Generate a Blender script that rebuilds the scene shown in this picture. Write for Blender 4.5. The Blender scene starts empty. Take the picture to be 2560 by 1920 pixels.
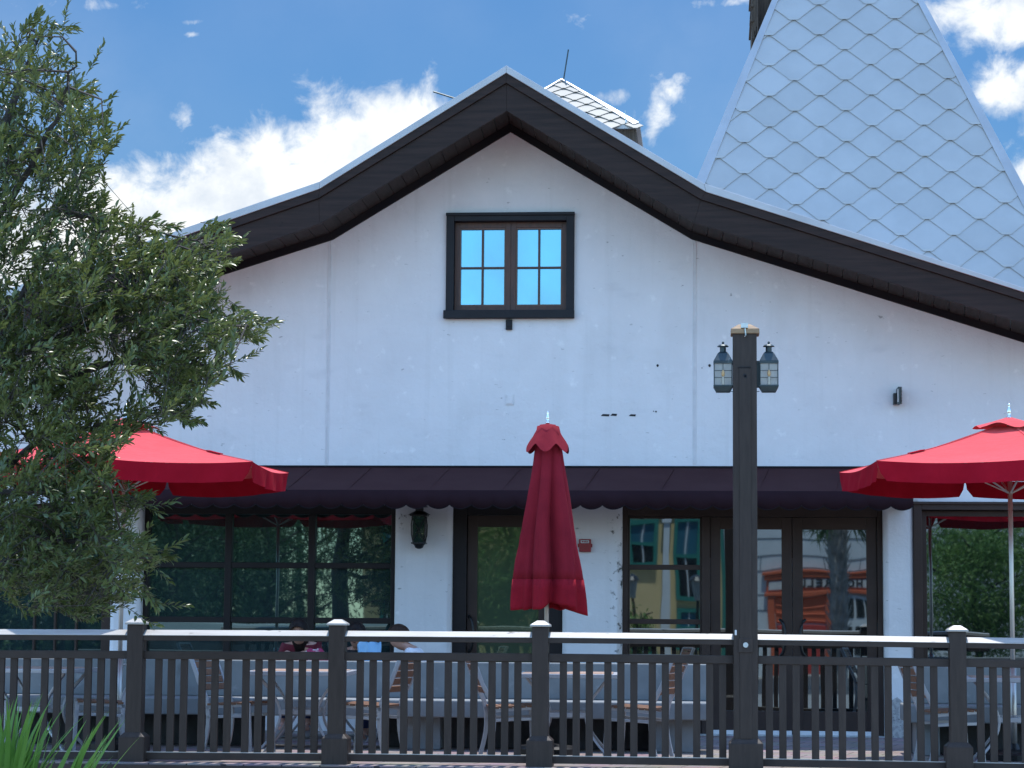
import bpy, bmesh, math, random
import numpy as np
from mathutils import Vector, Matrix
random.seed(7); rng = np.random.default_rng(11)
R = math.radians
scene = bpy.context.scene
C = scene.collection

# ------------------------------------------------------------------ camera
F = 5694.0
PSI, PIT, ROLL = R(5.0), math.atan(585/F), 0.0075
CAM = Vector((23.7*math.sin(PSI), -23.7*math.cos(PSI), 1.18))
fw = Vector((-math.sin(PSI)*math.cos(PIT), math.cos(PSI)*math.cos(PIT), math.sin(PIT)))
r0 = Vector((math.cos(PSI), math.sin(PSI), 0)); u0 = r0.cross(fw)
cr = r0*math.cos(ROLL) + u0*math.sin(ROLL); cu = u0*math.cos(ROLL) - r0*math.sin(ROLL)
def ray(px, py): return fw*F + cr*(px-1280) - cu*(py-960)
def P(px, py, Y):
    d = ray(px, py); return CAM + d*((Y-CAM.y)/d.y)
def X(px, py, Y): return P(px, py, Y).x
def Z(px, py, Y): return P(px, py, Y).z
def G(px, py, z):                      # point of a pixel on the horizontal plane z
    d = ray(px, py); return CAM + d*((z-CAM.z)/d.z)
def rect(x0, y0, x1, y1, Y):
    a, b, c, d = P(x0, y0, Y), P(x1, y0, Y), P(x0, y1, Y), P(x1, y1, Y)
    return ((a.x+c.x)/2, (b.x+d.x)/2, (c.z+d.z)/2, (a.z+b.z)/2)   # x0,x1,z0,z1
def mirror_pt(px, py, d):              # where a thing seen reflected in the facade glass really stands
    q = P(px, py, d); return Vector((q.x, -q.y, q.z))
cam = bpy.data.cameras.new('camera'); co = bpy.data.objects.new('camera', cam); C.objects.link(co)
M3 = Matrix((cr, cu, -fw)).transposed()
co.matrix_world = Matrix.Translation(CAM) @ M3.to_4x4()
cam.sensor_width = 36; cam.lens = 36*F/2560; cam.clip_end = 5000; cam.clip_start = .1
scene.camera = co

# ------------------------------------------------------------------ materials
def new_mat(name):
    m = bpy.data.materials.new(name); m.use_nodes = True
    return m, m.node_tree.nodes, m.node_tree.links, m.node_tree.nodes['Principled BSDF']
def rgb(c): return (c[0], c[1], c[2], 1)
def mat(name, col, rough=.6, col2=None, scale=4, detail=6, stretch=(1,1,1), lo=.35, hi=.65, bump=0, bscale=40,
        bstretch=None, metal=0, spec=.5, ior=1.5, spots=None, bdist=.01, trans=0, sheen=0, coat=0):
    m, n, l, b = new_mat(name)
    b.inputs['Roughness'].default_value = rough; b.inputs['Metallic'].default_value = metal
    b.inputs['IOR'].default_value = ior; b.inputs['Specular IOR Level'].default_value = spec
    if sheen: b.inputs['Sheen Weight'].default_value = sheen
    if coat: b.inputs['Coat Weight'].default_value = coat
    b.inputs['Base Color'].default_value = rgb(col)
    tc = n.new('ShaderNodeTexCoord')
    def noise(sc, st, det=6, rgh=.6):
        mp = n.new('ShaderNodeMapping'); mp.inputs['Scale'].default_value = st
        l.new(tc.outputs['Object'], mp.inputs['Vector'])
        t = n.new('ShaderNodeTexNoise'); t.inputs['Scale'].default_value = sc
        t.inputs['Detail'].default_value = det; t.inputs['Roughness'].default_value = rgh
        l.new(mp.outputs[0], t.inputs['Vector']); return t
    def ramp(src, a, c):
        r = n.new('ShaderNodeMapRange'); r.inputs[1].default_value = a; r.inputs[2].default_value = c
        l.new(src, r.inputs[0]); return r.outputs[0]
    out = None
    if col2 is not None:
        mx = n.new('ShaderNodeMix'); mx.data_type = 'RGBA'
        mx.inputs[6].default_value = rgb(col); mx.inputs[7].default_value = rgb(col2)
        l.new(ramp(noise(scale, stretch, detail).outputs[0], lo, hi), mx.inputs[0]); out = mx.outputs[2]
    for sp in (spots or []):            # (colour, scale, lo, hi, stretch, strength)
        mx = n.new('ShaderNodeMix'); mx.data_type = 'RGBA'
        if out is None: mx.inputs[6].default_value = rgb(col)
        else: l.new(out, mx.inputs[6])
        mx.inputs[7].default_value = rgb(sp[0])
        f = ramp(noise(sp[1], sp[4], 4, .55).outputs[0], sp[2], sp[3])
        mm = n.new('ShaderNodeMath'); mm.operation = 'MULTIPLY'; mm.inputs[1].default_value = sp[5]
        l.new(f, mm.inputs[0]); l.new(mm.outputs[0], mx.inputs[0]); out = mx.outputs[2]
    if out is not None: l.new(out, b.inputs['Base Color'])
    if bump:
        bp = n.new('ShaderNodeBump'); bp.inputs['Strength'].default_value = bump; bp.inputs['Distance'].default_value = bdist
        l.new(noise(bscale, bstretch or (1,1,1)).outputs[0], bp.inputs['Height']); l.new(bp.outputs[0], b.inputs['Normal'])
    if trans:
        t = n.new('ShaderNodeBsdfTranslucent'); ms = n.new('ShaderNodeMixShader'); ms.inputs[0].default_value = trans
        if out is not None: l.new(out, t.inputs[0])
        else: t.inputs[0].default_value = rgb(col)
        l.new(b.outputs[0], ms.inputs[1]); l.new(t.outputs[0], ms.inputs[2])
        l.new(ms.outputs[0], n['Material Output'].inputs[0])
    return m
M = {}
M['stucco'] = mat('stucco', (.70,.70,.71), .9, (.62,.62,.63), 1.1, 8, lo=.3, hi=.75, bump=.5, bscale=5, bdist=.03, spec=.2,
    spots=[((.42,.42,.41), 1.3, .56, .80, (1,1,.5), .32), ((.14,.15,.15), 8, .70, .735, (.8,1,1.5), .6), ((.46,.47,.49), 3.1, .60, .74, (.7,1,1.5), .28),
           ((.86,.86,.86), 7, .62, .74, (1,1,1), .5), ((.22,.23,.23), 17, .675, .72, (.6,1,1.7), .42), ((.45,.45,.44), 3.2, .56, .78, (2.6,1,.10), .22)])
M['joint'] = mat('joint_caulk', (.58,.58,.59), .9, (.66,.66,.67), 6, bump=.2)
M['darkwood'] = mat('dark_stained_wood', (.032,.020,.017), .62, (.017,.0115,.0105), 3, 8, (.6,6,9), spec=.22, bump=.25, bscale=8, bstretch=(.6,9,9), bdist=.006,
    spots=[((.006,.005,.005), 3.2, .70, .74, (1,1,1.6), .9)])
M['soffit'] = mat('soffit_boards', (.036,.026,.022), .75, (.022,.016,.014), 3, 6, (9,.7,9), spec=.2, bump=.2, bscale=8, bstretch=(9,.7,9))
M['frieze'] = mat('frieze_paint', (.008,.008,.012), .6, (.014,.011,.012), 3, spec=.15)
M['metal'] = mat('galvanised_trim', (.42,.43,.45), .45, (.35,.36,.38), 2, 5, metal=.55, bump=.05, bscale=3)
M['tile'] = mat('pale_metal_tile', (.405,.415,.42), .5, (.36,.37,.375), 1.6, 5, metal=.3, bump=.06, bscale=3)
M['tile_b'] = mat('pale_metal_tile_lighter', (.417,.427,.432), .47, (.375,.385,.39), 1.9, 5, metal=.3, bump=.1, bscale=2)
M['tile_c'] = mat('pale_metal_tile_duller', (.393,.403,.408), .53, (.35,.36,.365), 1.3, 5, metal=.3, bump=.1, bscale=2)
M['cream_tile'] = mat('cream_metal_tile', (.25,.25,.225), .6, (.21,.21,.19), 2, metal=.1)
M['frame_blue'] = mat('window_surround_paint', (.010,.011,.015), .55, (.014,.015,.019), 5, spec=.25, bump=.1)
M['sash'] = mat('sash_brown', (.075,.030,.020), .5, (.045,.020,.015), 4, 6, (8,8,1), bump=.12, bscale=6, bstretch=(9,9,1))
M['frame'] = mat('bronze_frame', (.046,.029,.023), .5, (.034,.021,.017), 3, spec=.25, bump=.05)
M['frame_dk'] = mat('dark_frame', (.011,.009,.010), .5, (.016,.012,.012), 3, spec=.25)
M['bead'] = mat('copper_bead', (.12,.05,.03), .4, (.07,.03,.02), 6)
def glass(name, col, ior, tint=(1,1,1), wav=.02, wsc=1.3, metal=0):
    m, n, l, b = new_mat(name)
    b.inputs['Base Color'].default_value = rgb(col); b.inputs['Roughness'].default_value = .015
    b.inputs['IOR'].default_value = ior; b.inputs['Metallic'].default_value = metal
    b.inputs['Specular Tint'].default_value = rgb(tint)
    tc = n.new('ShaderNodeTexCoord'); t = n.new('ShaderNodeTexNoise'); t.inputs['Scale'].default_value = wsc; t.inputs['Detail'].default_value = 1
    l.new(tc.outputs['Object'], t.inputs['Vector'])
    bp = n.new('ShaderNodeBump'); bp.inputs['Strength'].default_value = wav; bp.inputs['Distance'].default_value = .1
    l.new(t.outputs[0], bp.inputs['Height']); l.new(bp.outputs[0], b.inputs['Normal'])
    return m
M['glass'] = glass('shopfront_glass', (.004,.006,.007), 3.3, (.8,.95,1), .012)
M['glass_green'] = glass('green_tinted_glass', (.015,.029,.031), 2.3, (.65,.95,.95), .012)
M['glass_dim'] = glass('door_glass', (.048,.070,.045), 2.1, (.75,1,.8), .02, 1.5)
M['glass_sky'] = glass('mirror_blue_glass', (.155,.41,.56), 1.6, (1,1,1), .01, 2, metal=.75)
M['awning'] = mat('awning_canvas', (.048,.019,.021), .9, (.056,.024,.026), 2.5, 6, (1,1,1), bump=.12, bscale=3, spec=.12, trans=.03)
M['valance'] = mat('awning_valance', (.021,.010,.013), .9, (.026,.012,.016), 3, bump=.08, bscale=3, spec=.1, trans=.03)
M['red'] = mat('red_canvas', (.64,.030,.036), .8, (.56,.024,.030), 3, 6, bump=.35, bscale=2.6, bstretch=(1,1,.6), trans=0, sheen=.17, spec=.25, bdist=.05)
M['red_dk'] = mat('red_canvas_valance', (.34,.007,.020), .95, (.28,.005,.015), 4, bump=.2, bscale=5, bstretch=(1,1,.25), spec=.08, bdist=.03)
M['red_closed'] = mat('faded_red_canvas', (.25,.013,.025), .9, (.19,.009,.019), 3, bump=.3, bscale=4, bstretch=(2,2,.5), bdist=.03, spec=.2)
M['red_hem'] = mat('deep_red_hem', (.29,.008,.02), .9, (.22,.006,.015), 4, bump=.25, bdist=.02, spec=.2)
M['fence'] = mat('brown_fence_paint', (.046,.034,.029), .5, (.033,.0245,.021), 5, 8, (1,1,1), spec=.25, bump=.25, bscale=9, bstretch=(.8,6,6), bdist=.004)
M['fence_v'] = mat('brown_fence_paint_upright', (.046,.034,.029), .5, (.033,.0245,.021), 5, 8, (6,6,.8), spec=.25, bump=.25, bscale=9, bstretch=(8,8,.8), bdist=.004)
M['rail'] = mat('painted_glint_rail', (.42,.40,.37), .36, (.34,.32,.29), 3, 8, (1,6,6), bump=.2, bscale=12, bstretch=(1,6,6), bdist=.003,  # pale tone stands in for sun glint on brown paint
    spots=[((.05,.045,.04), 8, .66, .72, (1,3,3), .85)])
M['bench'] = mat('cast_concrete', (.23,.245,.25), .9, (.15,.165,.175), 2.6, 9, (1,1,1), lo=.3, hi=.7, bump=.4, bscale=9, bdist=.01,
    spots=[((.10,.10,.10), 5, .66, .76, (1,1,.5), .6), ((.36,.37,.37), 6, .60, .72, (1,1,1), .5)])
M['bench_base'] = mat('rough_concrete_base', (.07,.075,.085), .9, (.035,.038,.045), 4, 9, bump=.6, bscale=20)
M['alu'] = mat('silver_powder_coat', (.46,.46,.48), .38, (.40,.40,.43), 5, metal=.35)
M['slat'] = mat('teak_slat', (.22,.105,.055), .6, (.15,.07,.04), 4, 6, (1,8,8), bump=.15, bscale=8)
M['slat_top'] = mat('table_slat', (.38,.25,.19), .55, (.30,.19,.14), 4, 6, (1,8,8), bump=.1)
M['pole'] = mat('brushed_pole', (.50,.48,.44), .42, (.52,.50,.47), 3, metal=.8)
M['chrome'] = mat('chrome', (.75,.76,.78), .15, metal=1)
M['lantern'] = mat('verdigris_black_metal', (.030,.045,.052), .42, (.045,.065,.070), 7, 6, metal=.4, bump=.1, spots=[((.25,.30,.30), 12, .68, .75, (1,1,.3), .5)])
M['black'] = mat('black_iron', (.008,.009,.011), .4, (.014,.014,.016), 8, metal=.3)
M['lampglass'] = mat('seeded_white_glass', (.55,.56,.54), .2, (.66,.66,.62), 18, bump=.1, bscale=30, trans=.55)
M['candle'] = mat('candle_sleeve', (.42,.40,.33), .5, (.34,.33,.28), 9)
M['bulb'] = mat('amber_bulb', (.75,.50,.25), .25, (.65,.42,.2), 6, trans=.3)
M['capwood'] = mat('weathered_cap_wood', (.34,.22,.12), .7, (.20,.13,.08), 6, 8, (1,5,5), bump=.3, bscale=14)
M['galv'] = mat('galvanised_bracket', (.62,.66,.66), .35, (.40,.46,.47), 14, metal=.6)
M['alarm'] = mat('alarm_red', (.30,.012,.016), .4, (.24,.01,.012), 5)
M['strobe'] = mat('clear_strobe', (.6,.6,.6), .15, (.35,.35,.36), 30)
M['white_plastic'] = mat('white_plastic', (.68,.68,.68), .4, (.6,.6,.6), 6)
M['hole'] = mat('raw_opening', (.010,.012,.016), .9, (.02,.022,.026), 9)
M['shake'] = mat('grey_brown_shakes', (.10,.075,.055), .85, (.05,.038,.03), 5, 8, (9,9,1), bump=.5, bscale=9, bstretch=(9,9,1))
M['leaf'] = mat('oak_leaf', (.072,.104,.030), .33, (.145,.175,.048), 1.6, 3, trans=.32, spec=.55, lo=.40, hi=.68)
M['leaf_dk'] = mat('dark_leaf', (.045,.095,.035), .45, (.075,.14,.04), 1.0, 3, trans=.2)
M['leaf_lt'] = mat('light_leaf', (.09,.19,.035), .5, (.15,.25,.05), .7, 3, trans=.25)
M['bark'] = mat('oak_bark', (.060,.050,.042), .9, (.03,.025,.022), 8, 8, (4,4,1), bump=.6, bscale=14, bstretch=(4,4,1))
M['grass'] = mat('strap_leaf', (.13,.28,.04), .4, (.19,.36,.07), 1.5, 3, trans=.35, spec=.5)
M['pale_ground'] = mat('bounce_ground', (.30,.29,.27), .95, (.20,.19,.17), 20, bump=.6)  # tone raised so the ground bounces sunlight onto the shaded facade
M['skin'] = mat('skin', (.48,.27,.20), .5, (.44,.24,.18), 20)
M['hair'] = mat('dark_hair', (.012,.009,.009), .5, (.022,.015,.013), 30, 4, (1,1,.2), bump=.3, bscale=60, spec=.12)
M['hair_br'] = mat('brown_hair', (.045,.025,.018), .5, (.03,.017,.012), 30, 4, (1,1,.2), bump=.3, bscale=60, spec=.12)
M['maroon'] = mat('maroon_knit', (.13,.008,.022), .85, (.10,.006,.018), 9, bump=.2, bscale=25)
M['whitecloth'] = mat('white_cotton', (.70,.70,.74), .85, (.60,.60,.64), 9, bump=.3, bscale=14)
M['navy'] = mat('navy_denim', (.012,.02,.07), .85, (.02,.03,.09), 9, bump=.2)
M['greytrouser'] = mat('grey_trousers', (.22,.22,.23), .85, (.30,.30,.31), 9, bump=.2)
M['bag'] = mat('light_blue_bag', (.20,.45,.72), .5, (.28,.54,.80), 4, bump=.4, bscale=7, trans=.15)
M['cloth_pat'] = mat('patterned_cloth', (.30,.02,.08), .8, (.45,.42,.42), 14, 2, lo=.56, hi=.60, spots=[((.02,.22,.13), 11, .58, .62, (1,1,1), 1)])
M['yellow'] = mat('yellow_render', (.70,.56,.30), .85, (.64,.51,.27), 1.5, bump=.1)
M['teal'] = mat('teal_paint', (.03,.22,.18), .5, (.025,.19,.16), 2)
M['tealglass'] = mat('teal_shade', (.02,.13,.20), .4, (.02,.11,.17), 2)
M['orange'] = mat('orange_paint', (.62,.14,.06), .55, (.56,.12,.05), 2)
M['red_door'] = mat('red_door_paint', (.50,.06,.05), .55, (.45,.05,.04), 2)
M['palestone'] = mat('pale_stone', (.66,.72,.76), .85, (.60,.66,.70), 2)
M['mortar'] = mat('mortar_line', (.12,.14,.17), .9, (.10,.12,.14), 6)
M['dkglass'] = mat('far_glass', (.008,.010,.014), .12, (.012,.014,.018), 3)
M['asphalt'] = mat('asphalt', (.05,.05,.052), .9, (.065,.065,.068), 3, bump=.3, bscale=60)
M['palmbark'] = mat('palm_bark', (.40,.39,.37), .9, (.20,.19,.18), 5, bump=.6, bscale=9)
# patio pavers : brick texture
def pavers():
    m, n, l, b = new_mat('patio_pavers'); b.inputs['Roughness'].default_value = .85
    tc = n.new('ShaderNodeTexCoord'); br = n.new('ShaderNodeTexBrick')
    br.inputs['Scale'].default_value = 1; br.inputs['Brick Width'].default_value = .30; br.inputs['Row Height'].default_value = .30
    br.inputs['Mortar Size'].default_value = .006; br.inputs['Color1'].default_value = (.27,.215,.205,1); br.inputs['Color2'].default_value = (.35,.285,.27,1)
    br.inputs['Mortar'].default_value = (.05,.04,.04,1)
    mp = n.new('ShaderNodeMapping'); mp.inputs['Rotation'].default_value = (0,0,R(14))
    l.new(tc.outputs['Object'], mp.inputs[0]); l.new(mp.outputs[0], br.inputs['Vector'])
    t = n.new('ShaderNodeTexNoise'); t.inputs['Scale'].default_value = 3; t.inputs['Detail'].default_value = 8
    l.new(tc.outputs['Object'], t.inputs['Vector'])
    mx = n.new('ShaderNodeMix'); mx.data_type = 'RGBA'; mx.blend_type = 'MULTIPLY'; mx.inputs[0].default_value = .6
    l.new(br.outputs[0], mx.inputs[6]); l.new(t.outputs[1], mx.inputs[7]); l.new(mx.outputs[2], b.inputs['Base Color'])
    ad = n.new('ShaderNodeBump'); ad.inputs['Strength'].default_value = .4; ad.inputs['Distance'].default_value = .01
    l.new(t.outputs[0], ad.inputs['Height']); l.new(ad.outputs[0], b.inputs['Normal'])
    return m
M['paver'] = pavers()

# ------------------------------------------------------------------ mesh helpers
class MB:
    def __init__(s): s.v = []; s.f = []
    def add(s, vs, fs):
        o = len(s.v); s.v += [tuple(v) for v in vs]; s.f += [tuple(i+o for i in f) for f in fs]; return s
    def box(s, x0, x1, y0, y1, z0, z1):
        return s.add([(x0,y0,z0),(x1,y0,z0),(x1,y1,z0),(x0,y1,z0),(x0,y0,z1),(x1,y0,z1),(x1,y1,z1),(x0,y1,z1)],
            [(0,3,2,1),(4,5,6,7),(0,1,5,4),(1,2,6,5),(2,3,7,6),(3,0,4,7)])
    def bar(s, a, b, w, h, up=(0,0,1)):          # box of section w x h from a to b
        a, b = Vector(a), Vector(b); d = (b-a).normalized(); sd = d.cross(Vector(up))
        if sd.length < 1e-4: sd = d.cross(Vector((0,1,0)))
        sd.normalize(); u = sd.cross(d)
        vs = [p + sd*(i*w/2) + u*(j*h/2) for p in (a,b) for i,j in ((-1,-1),(1,-1),(1,1),(-1,1))]
        return s.add(vs, [(0,1,2,3),(7,6,5,4),(0,4,5,1),(1,5,6,2),(2,6,7,3),(3,7,4,0)])
    def tube(s, pts, r, n=8, cap=True):
        pts = [Vector(p) for p in pts]; rs = r if hasattr(r, '__len__') else [r]*len(pts)
        o = len(s.v); ref = Vector((0.13,0.21,.97)) 
        for i, p in enumerate(pts):
            d = (pts[min(i+1,len(pts)-1)] - pts[max(i-1,0)])
            d = d.normalized() if d.length > 1e-9 else Vector((0,0,1))
            rf = ref if abs(d.dot(ref)) < .95 else Vector((1,0,0))
            a = d.cross(rf).normalized(); b = d.cross(a)
            for k in range(n):
                t = 2*math.pi*k/n; s.v.append(tuple(p + a*(math.cos(t)*rs[i]) + b*(math.sin(t)*rs[i])))
        for i in range(len(pts)-1):
            for k in range(n):
                k2 = (k+1)%n; s.f.append((o+i*n+k, o+(i+1)*n+k, o+(i+1)*n+k2, o+i*n+k2))
        if cap:
            s.f.append(tuple(o+k for k in range(n))); e = o+(len(pts)-1)*n; s.f.append(tuple(e+k for k in reversed(range(n))))
        return s
    def ribbon(s, pts, w, h, side=(0,1,0)):       # flat bar bent along pts, width w along side, thickness h
        pts = [Vector(p) for p in pts]; sd = Vector(side).normalized(); o = len(s.v)
        for i, p in enumerate(pts):
            d = (pts[min(i+1,len(pts)-1)] - pts[max(i-1,0)]).normalized(); nrm = d.cross(sd).normalized()
            for a, b in ((-1,-1),(1,-1),(1,1),(-1,1)): s.v.append(tuple(p + sd*(a*w/2) + nrm*(b*h/2)))
        for i in range(len(pts)-1):
            for k in range(4): s.f.append((o+i*4+k, o+i*4+(k+1)%4, o+i*4+4+(k+1)%4, o+i*4+4+k))
        s.f.append((o,o+3,o+2,o+1)); e = o+(len(pts)-1)*4; s.f.append((e,e+1,e+2,e+3)); return s
    def lathe(s, prof, cx=0, cy=0, n=20, sq=0):
        o = len(s.v)
        for r, z in prof:
            for k in range(n):
                t = 2*math.pi*(k+.5)/n; s.v.append((cx+r*math.cos(t), cy+r*math.sin(t), z))
        for i in range(len(prof)-1):
            for k in range(n):
                k2 = (k+1)%n; s.f.append((o+i*n+k, o+i*n+k2, o+(i+1)*n+k2, o+(i+1)*n+k))
        s.f.append(tuple(o+k for k in reversed(range(n)))); e = o+(len(prof)-1)*n; s.f.append(tuple(e+k for k in range(n))); return s
    def prism(s, poly, y0, y1):                  # polygon in XZ extruded along Y
        n = len(poly); vs = [(x,y0,z) for x,z in poly] + [(x,y1,z) for x,z in poly]
        return s.add(vs, [tuple(range(n)), tuple(range(2*n-1, n-1, -1))] + [(i,n+i,n+(i+1)%n,(i+1)%n) for i in range(n)])
    def strip(s, top, bot, y0, y1):              # band between two polylines in XZ, thick along Y
        for i in range(len(top)-1):
            s.prism([bot[i], bot[i+1], top[i+1], top[i]], y0, y1)
        return s
    def frustum(s, x0,x1,y0,y1,z0, X0,X1,Y0,Y1,z1):
        return s.add([(x0,y0,z0),(x1,y0,z0),(x1,y1,z0),(x0,y1,z0),(X0,Y0,z1),(X1,Y0,z1),(X1,Y1,z1),(X0,Y1,z1)],
            [(0,3,2,1),(4,5,6,7),(0,1,5,4),(1,2,6,5),(2,3,7,6),(3,0,4,7)])
    def build(s, name, m, parent=None, bevel=0, smooth=False, fix=True):
        me = bpy.data.meshes.new(name); me.from_pydata(s.v, [], s.f); me.update()
        if fix:
            bm = bmesh.new(); bm.from_mesh(me); bmesh.ops.recalc_face_normals(bm, faces=bm.faces); bm.to_mesh(me); bm.free()
        o = bpy.data.objects.new(name, me); C.objects.link(o); me.materials.append(m)
        if parent: o.parent = parent
        if smooth: me.polygons.foreach_set('use_smooth', [True]*len(me.polygons))
        if bevel:
            b = o.modifiers.new('bevel', 'BEVEL'); b.width = bevel; b.segments = 2; b.limit_method = 'ANGLE'; b.angle_limit = R(35)
        return o
def thing(name, label, cat, loc=(0,0,0), rz=0, group=None):
    o = bpy.data.objects.new(name, None); C.objects.link(o); o.location = loc; o.rotation_euler = (0,0,rz)
    o.empty_display_size = .2; return tag(o, label, cat, group)
def tag(o, label, cat, group=None):
    o['label'] = label; o['category'] = cat
    if group: o['group'] = group
    return o
def struct(o): o['kind'] = 'structure'; return o
kids = {}
def copy_tree(o, parent=None):
    c = o.copy(); C.objects.link(c)
    if parent: c.parent = parent; c.matrix_parent_inverse = o.matrix_parent_inverse.copy()
    for ch in [q for q in bpy.data.objects if q.parent == o]: copy_tree(ch, c)
    return c
def shift(mb, dx, dy, dz): mb.v = [(x+dx, y+dy, z+dz) for x,y,z in mb.v]; return mb

# ------------------------------------------------------------------ world and sun
w = bpy.data.worlds.new('World'); scene.world = w; w.use_nodes = True
nt = w.node_tree; n = nt.nodes; l = nt.links; bg = n['Background']; bg.inputs[1].default_value = .15
SUN_EL, SUN_AZ = R(74), R(6)
sky = n.new('ShaderNodeTexSky'); sky.sky_type = 'NISHITA'; sky.sun_disc = False
sky.sun_elevation = SUN_EL; sky.sun_rotation = SUN_AZ; sky.air_density = 1.3; sky.dust_density = .3; sky.ozone_density = 4.0
def mth(op, a, b=None, c=None):
    m = n.new('ShaderNodeMath'); m.operation = op
    for i, q in enumerate((a,b,c)):
        if q is None: continue
        if isinstance(q, (int,float)): m.inputs[i].default_value = q
        else: l.new(q, m.inputs[i])
    return m.outputs[0]
def sstep(x, a, b):
    m = n.new('ShaderNodeMapRange'); m.interpolation_type = 'SMOOTHSTEP'
    l.new(x, m.inputs[0]); m.inputs[1].default_value = a; m.inputs[2].default_value = b; return m.outputs[0]
tc = n.new('ShaderNodeTexCoord'); sx = n.new('ShaderNodeSeparateXYZ'); l.new(tc.outputs['Generated'], sx.inputs[0])
dy = mth('MAXIMUM', sx.outputs[1], .02)
U = mth('DIVIDE', sx.outputs[0], dy); V = mth('DIVIDE', sx.outputs[2], dy)
cb = n.new('ShaderNodeCombineXYZ'); l.new(U, cb.inputs[0]); l.new(V, cb.inputs[1])
def noise(vec, sc, det=9, rg=.58, dist=0):
    t = n.new('ShaderNodeTexNoise'); t.inputs['Scale'].default_value = sc; t.inputs['Detail'].default_value = det
    t.inputs['Roughness'].default_value = rg; t.inputs['Distortion'].default_value = dist; l.new(vec, t.inputs['Vector']); return t.outputs[0]
def uv(px, py): d = ray(px, py); return d.x/d.y, d.z/d.y
# cloud banks: direction (given as where it stands in the sky), half-width, half-height, tilt, weight
banks = [(150,610,340,180,0,1.1),(400,540,270,150,10,1.12),(640,460,250,150,15,1.15),(850,390,240,150,20,1.2),(1010,340,160,115,22,1.1),
         (1080,300,90,60,10,.75),(450,300,55,55,0,.50),(520,365,75,50,-20,.58),(720,310,70,50,30,.66),(1640,300,42,105,-22,.62),(1690,215,60,60,-30,.74),(1600,340,40,60,0,.55),
         (1510,245,50,28,0,.62),(480,55,40,10,0,.47),(480,86,36,10,0,.47),(1790,5,110,22,0,.6),
         (2480,20,220,70,0,1.05),(2600,40,250,90,0,1.0),(2520,215,120,80,20,.95),(2420,240,60,60,0,.62),(2590,440,100,70,0,.9),(2620,300,80,120,0,.8),
         (1450,60,300,30,0,.26),(200,10,300,26,0,.34)]
acc = None
for (px,py,a,b_,tl,wt) in banks:
    cu_, cv_ = uv(px, py)
    du = mth('SUBTRACT', U, cu_); dv = mth('SUBTRACT', V, cv_)
    ct, st = math.cos(R(tl)), math.sin(R(tl))
    e1 = mth('ADD', mth('MULTIPLY', du, ct*F/a), mth('MULTIPLY', dv, st*F/a))
    e2 = mth('ADD', mth('MULTIPLY', du, -st*F/b_), mth('MULTIPLY', dv, ct*F/b_))
    r2 = mth('ADD', mth('MULTIPLY', e1, e1), mth('MULTIPLY', e2, e2))
    g = mth('MULTIPLY', mth('POWER', 2.718, mth('MULTIPLY', r2, -.7)), wt)
    acc = g if acc is None else mth('MAXIMUM', acc, g)
N1 = noise(cb.outputs[0], 42, 10, .60, .4); N2 = noise(cb.outputs[0], 130, 6, .6, .3)
dens = mth('ADD', acc, mth('MULTIPLY', mth('SUBTRACT', N1, .5), 1.75))
dens = mth('ADD', dens, mth('MULTIPLY', mth('SUBTRACT', N2, .5), .28))
veil = mth('MULTIPLY', sstep(noise(cb.outputs[0], 7, 2, .5), .3, .8), .10)
front = mth('MAXIMUM', sstep(dens, .36, .98), veil)
N3 = noise(tc.outputs['Generated'], 3.2, 8, .6, .3)
back = mth('MULTIPLY', sstep(N3, .50, .66), .9)
isf = sstep(sx.outputs[1], .30, .45)
cm = n.new('ShaderNodeMix'); l.new(isf, cm.inputs[0]); l.new(back, cm.inputs[2]); l.new(front, cm.inputs[3])
shade = sstep(noise(cb.outputs[0], 30, 7, .6), .30, .65)
ccol = n.new('ShaderNodeMix'); ccol.data_type = 'RGBA'; l.new(shade, ccol.inputs[0])
ccol.inputs[6].default_value = (2.25,2.45,2.7,1); ccol.inputs[7].default_value = (3.3,3.35,3.3,1)
tint = n.new('ShaderNodeMix'); tint.data_type = 'RGBA'; tint.blend_type = 'MULTIPLY'; tint.inputs[0].default_value = 1
tf = n.new('ShaderNodeMix'); tf.data_type = 'RGBA'; l.new(sstep(sx.outputs[1], -.15, .55), tf.inputs[0])
tf.inputs[6].default_value = (1.05,1.28,1.42,1); tf.inputs[7].default_value = (.122,.204,.288,1)
l.new(sky.outputs[0], tint.inputs[6]); l.new(tf.outputs[2], tint.inputs[7])
fin = n.new('ShaderNodeMix'); fin.data_type = 'RGBA'; l.new(cm.outputs[0], fin.inputs[0]); l.new(tint.outputs[2], fin.inputs[6]); l.new(ccol.outputs[2], fin.inputs[7])
l.new(fin.outputs[2], bg.inputs[0])
sl = bpy.data.lights.new('sun', 'SUN'); sl.energy = 2.2; sl.angle = R(.55); sl.color = (1,.97,.93)
so = bpy.data.objects.new('sun', sl); C.objects.link(so); so.rotation_euler = (-(math.pi/2-SUN_EL), 0, -SUN_AZ)
scene.view_settings.view_transform = 'Standard'; scene.view_settings.look = 'None'; scene.view_settings.exposure = 1.24
scene.cycles.max_bounces = 7; scene.cycles.transparent_max_bounces = 8

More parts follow.
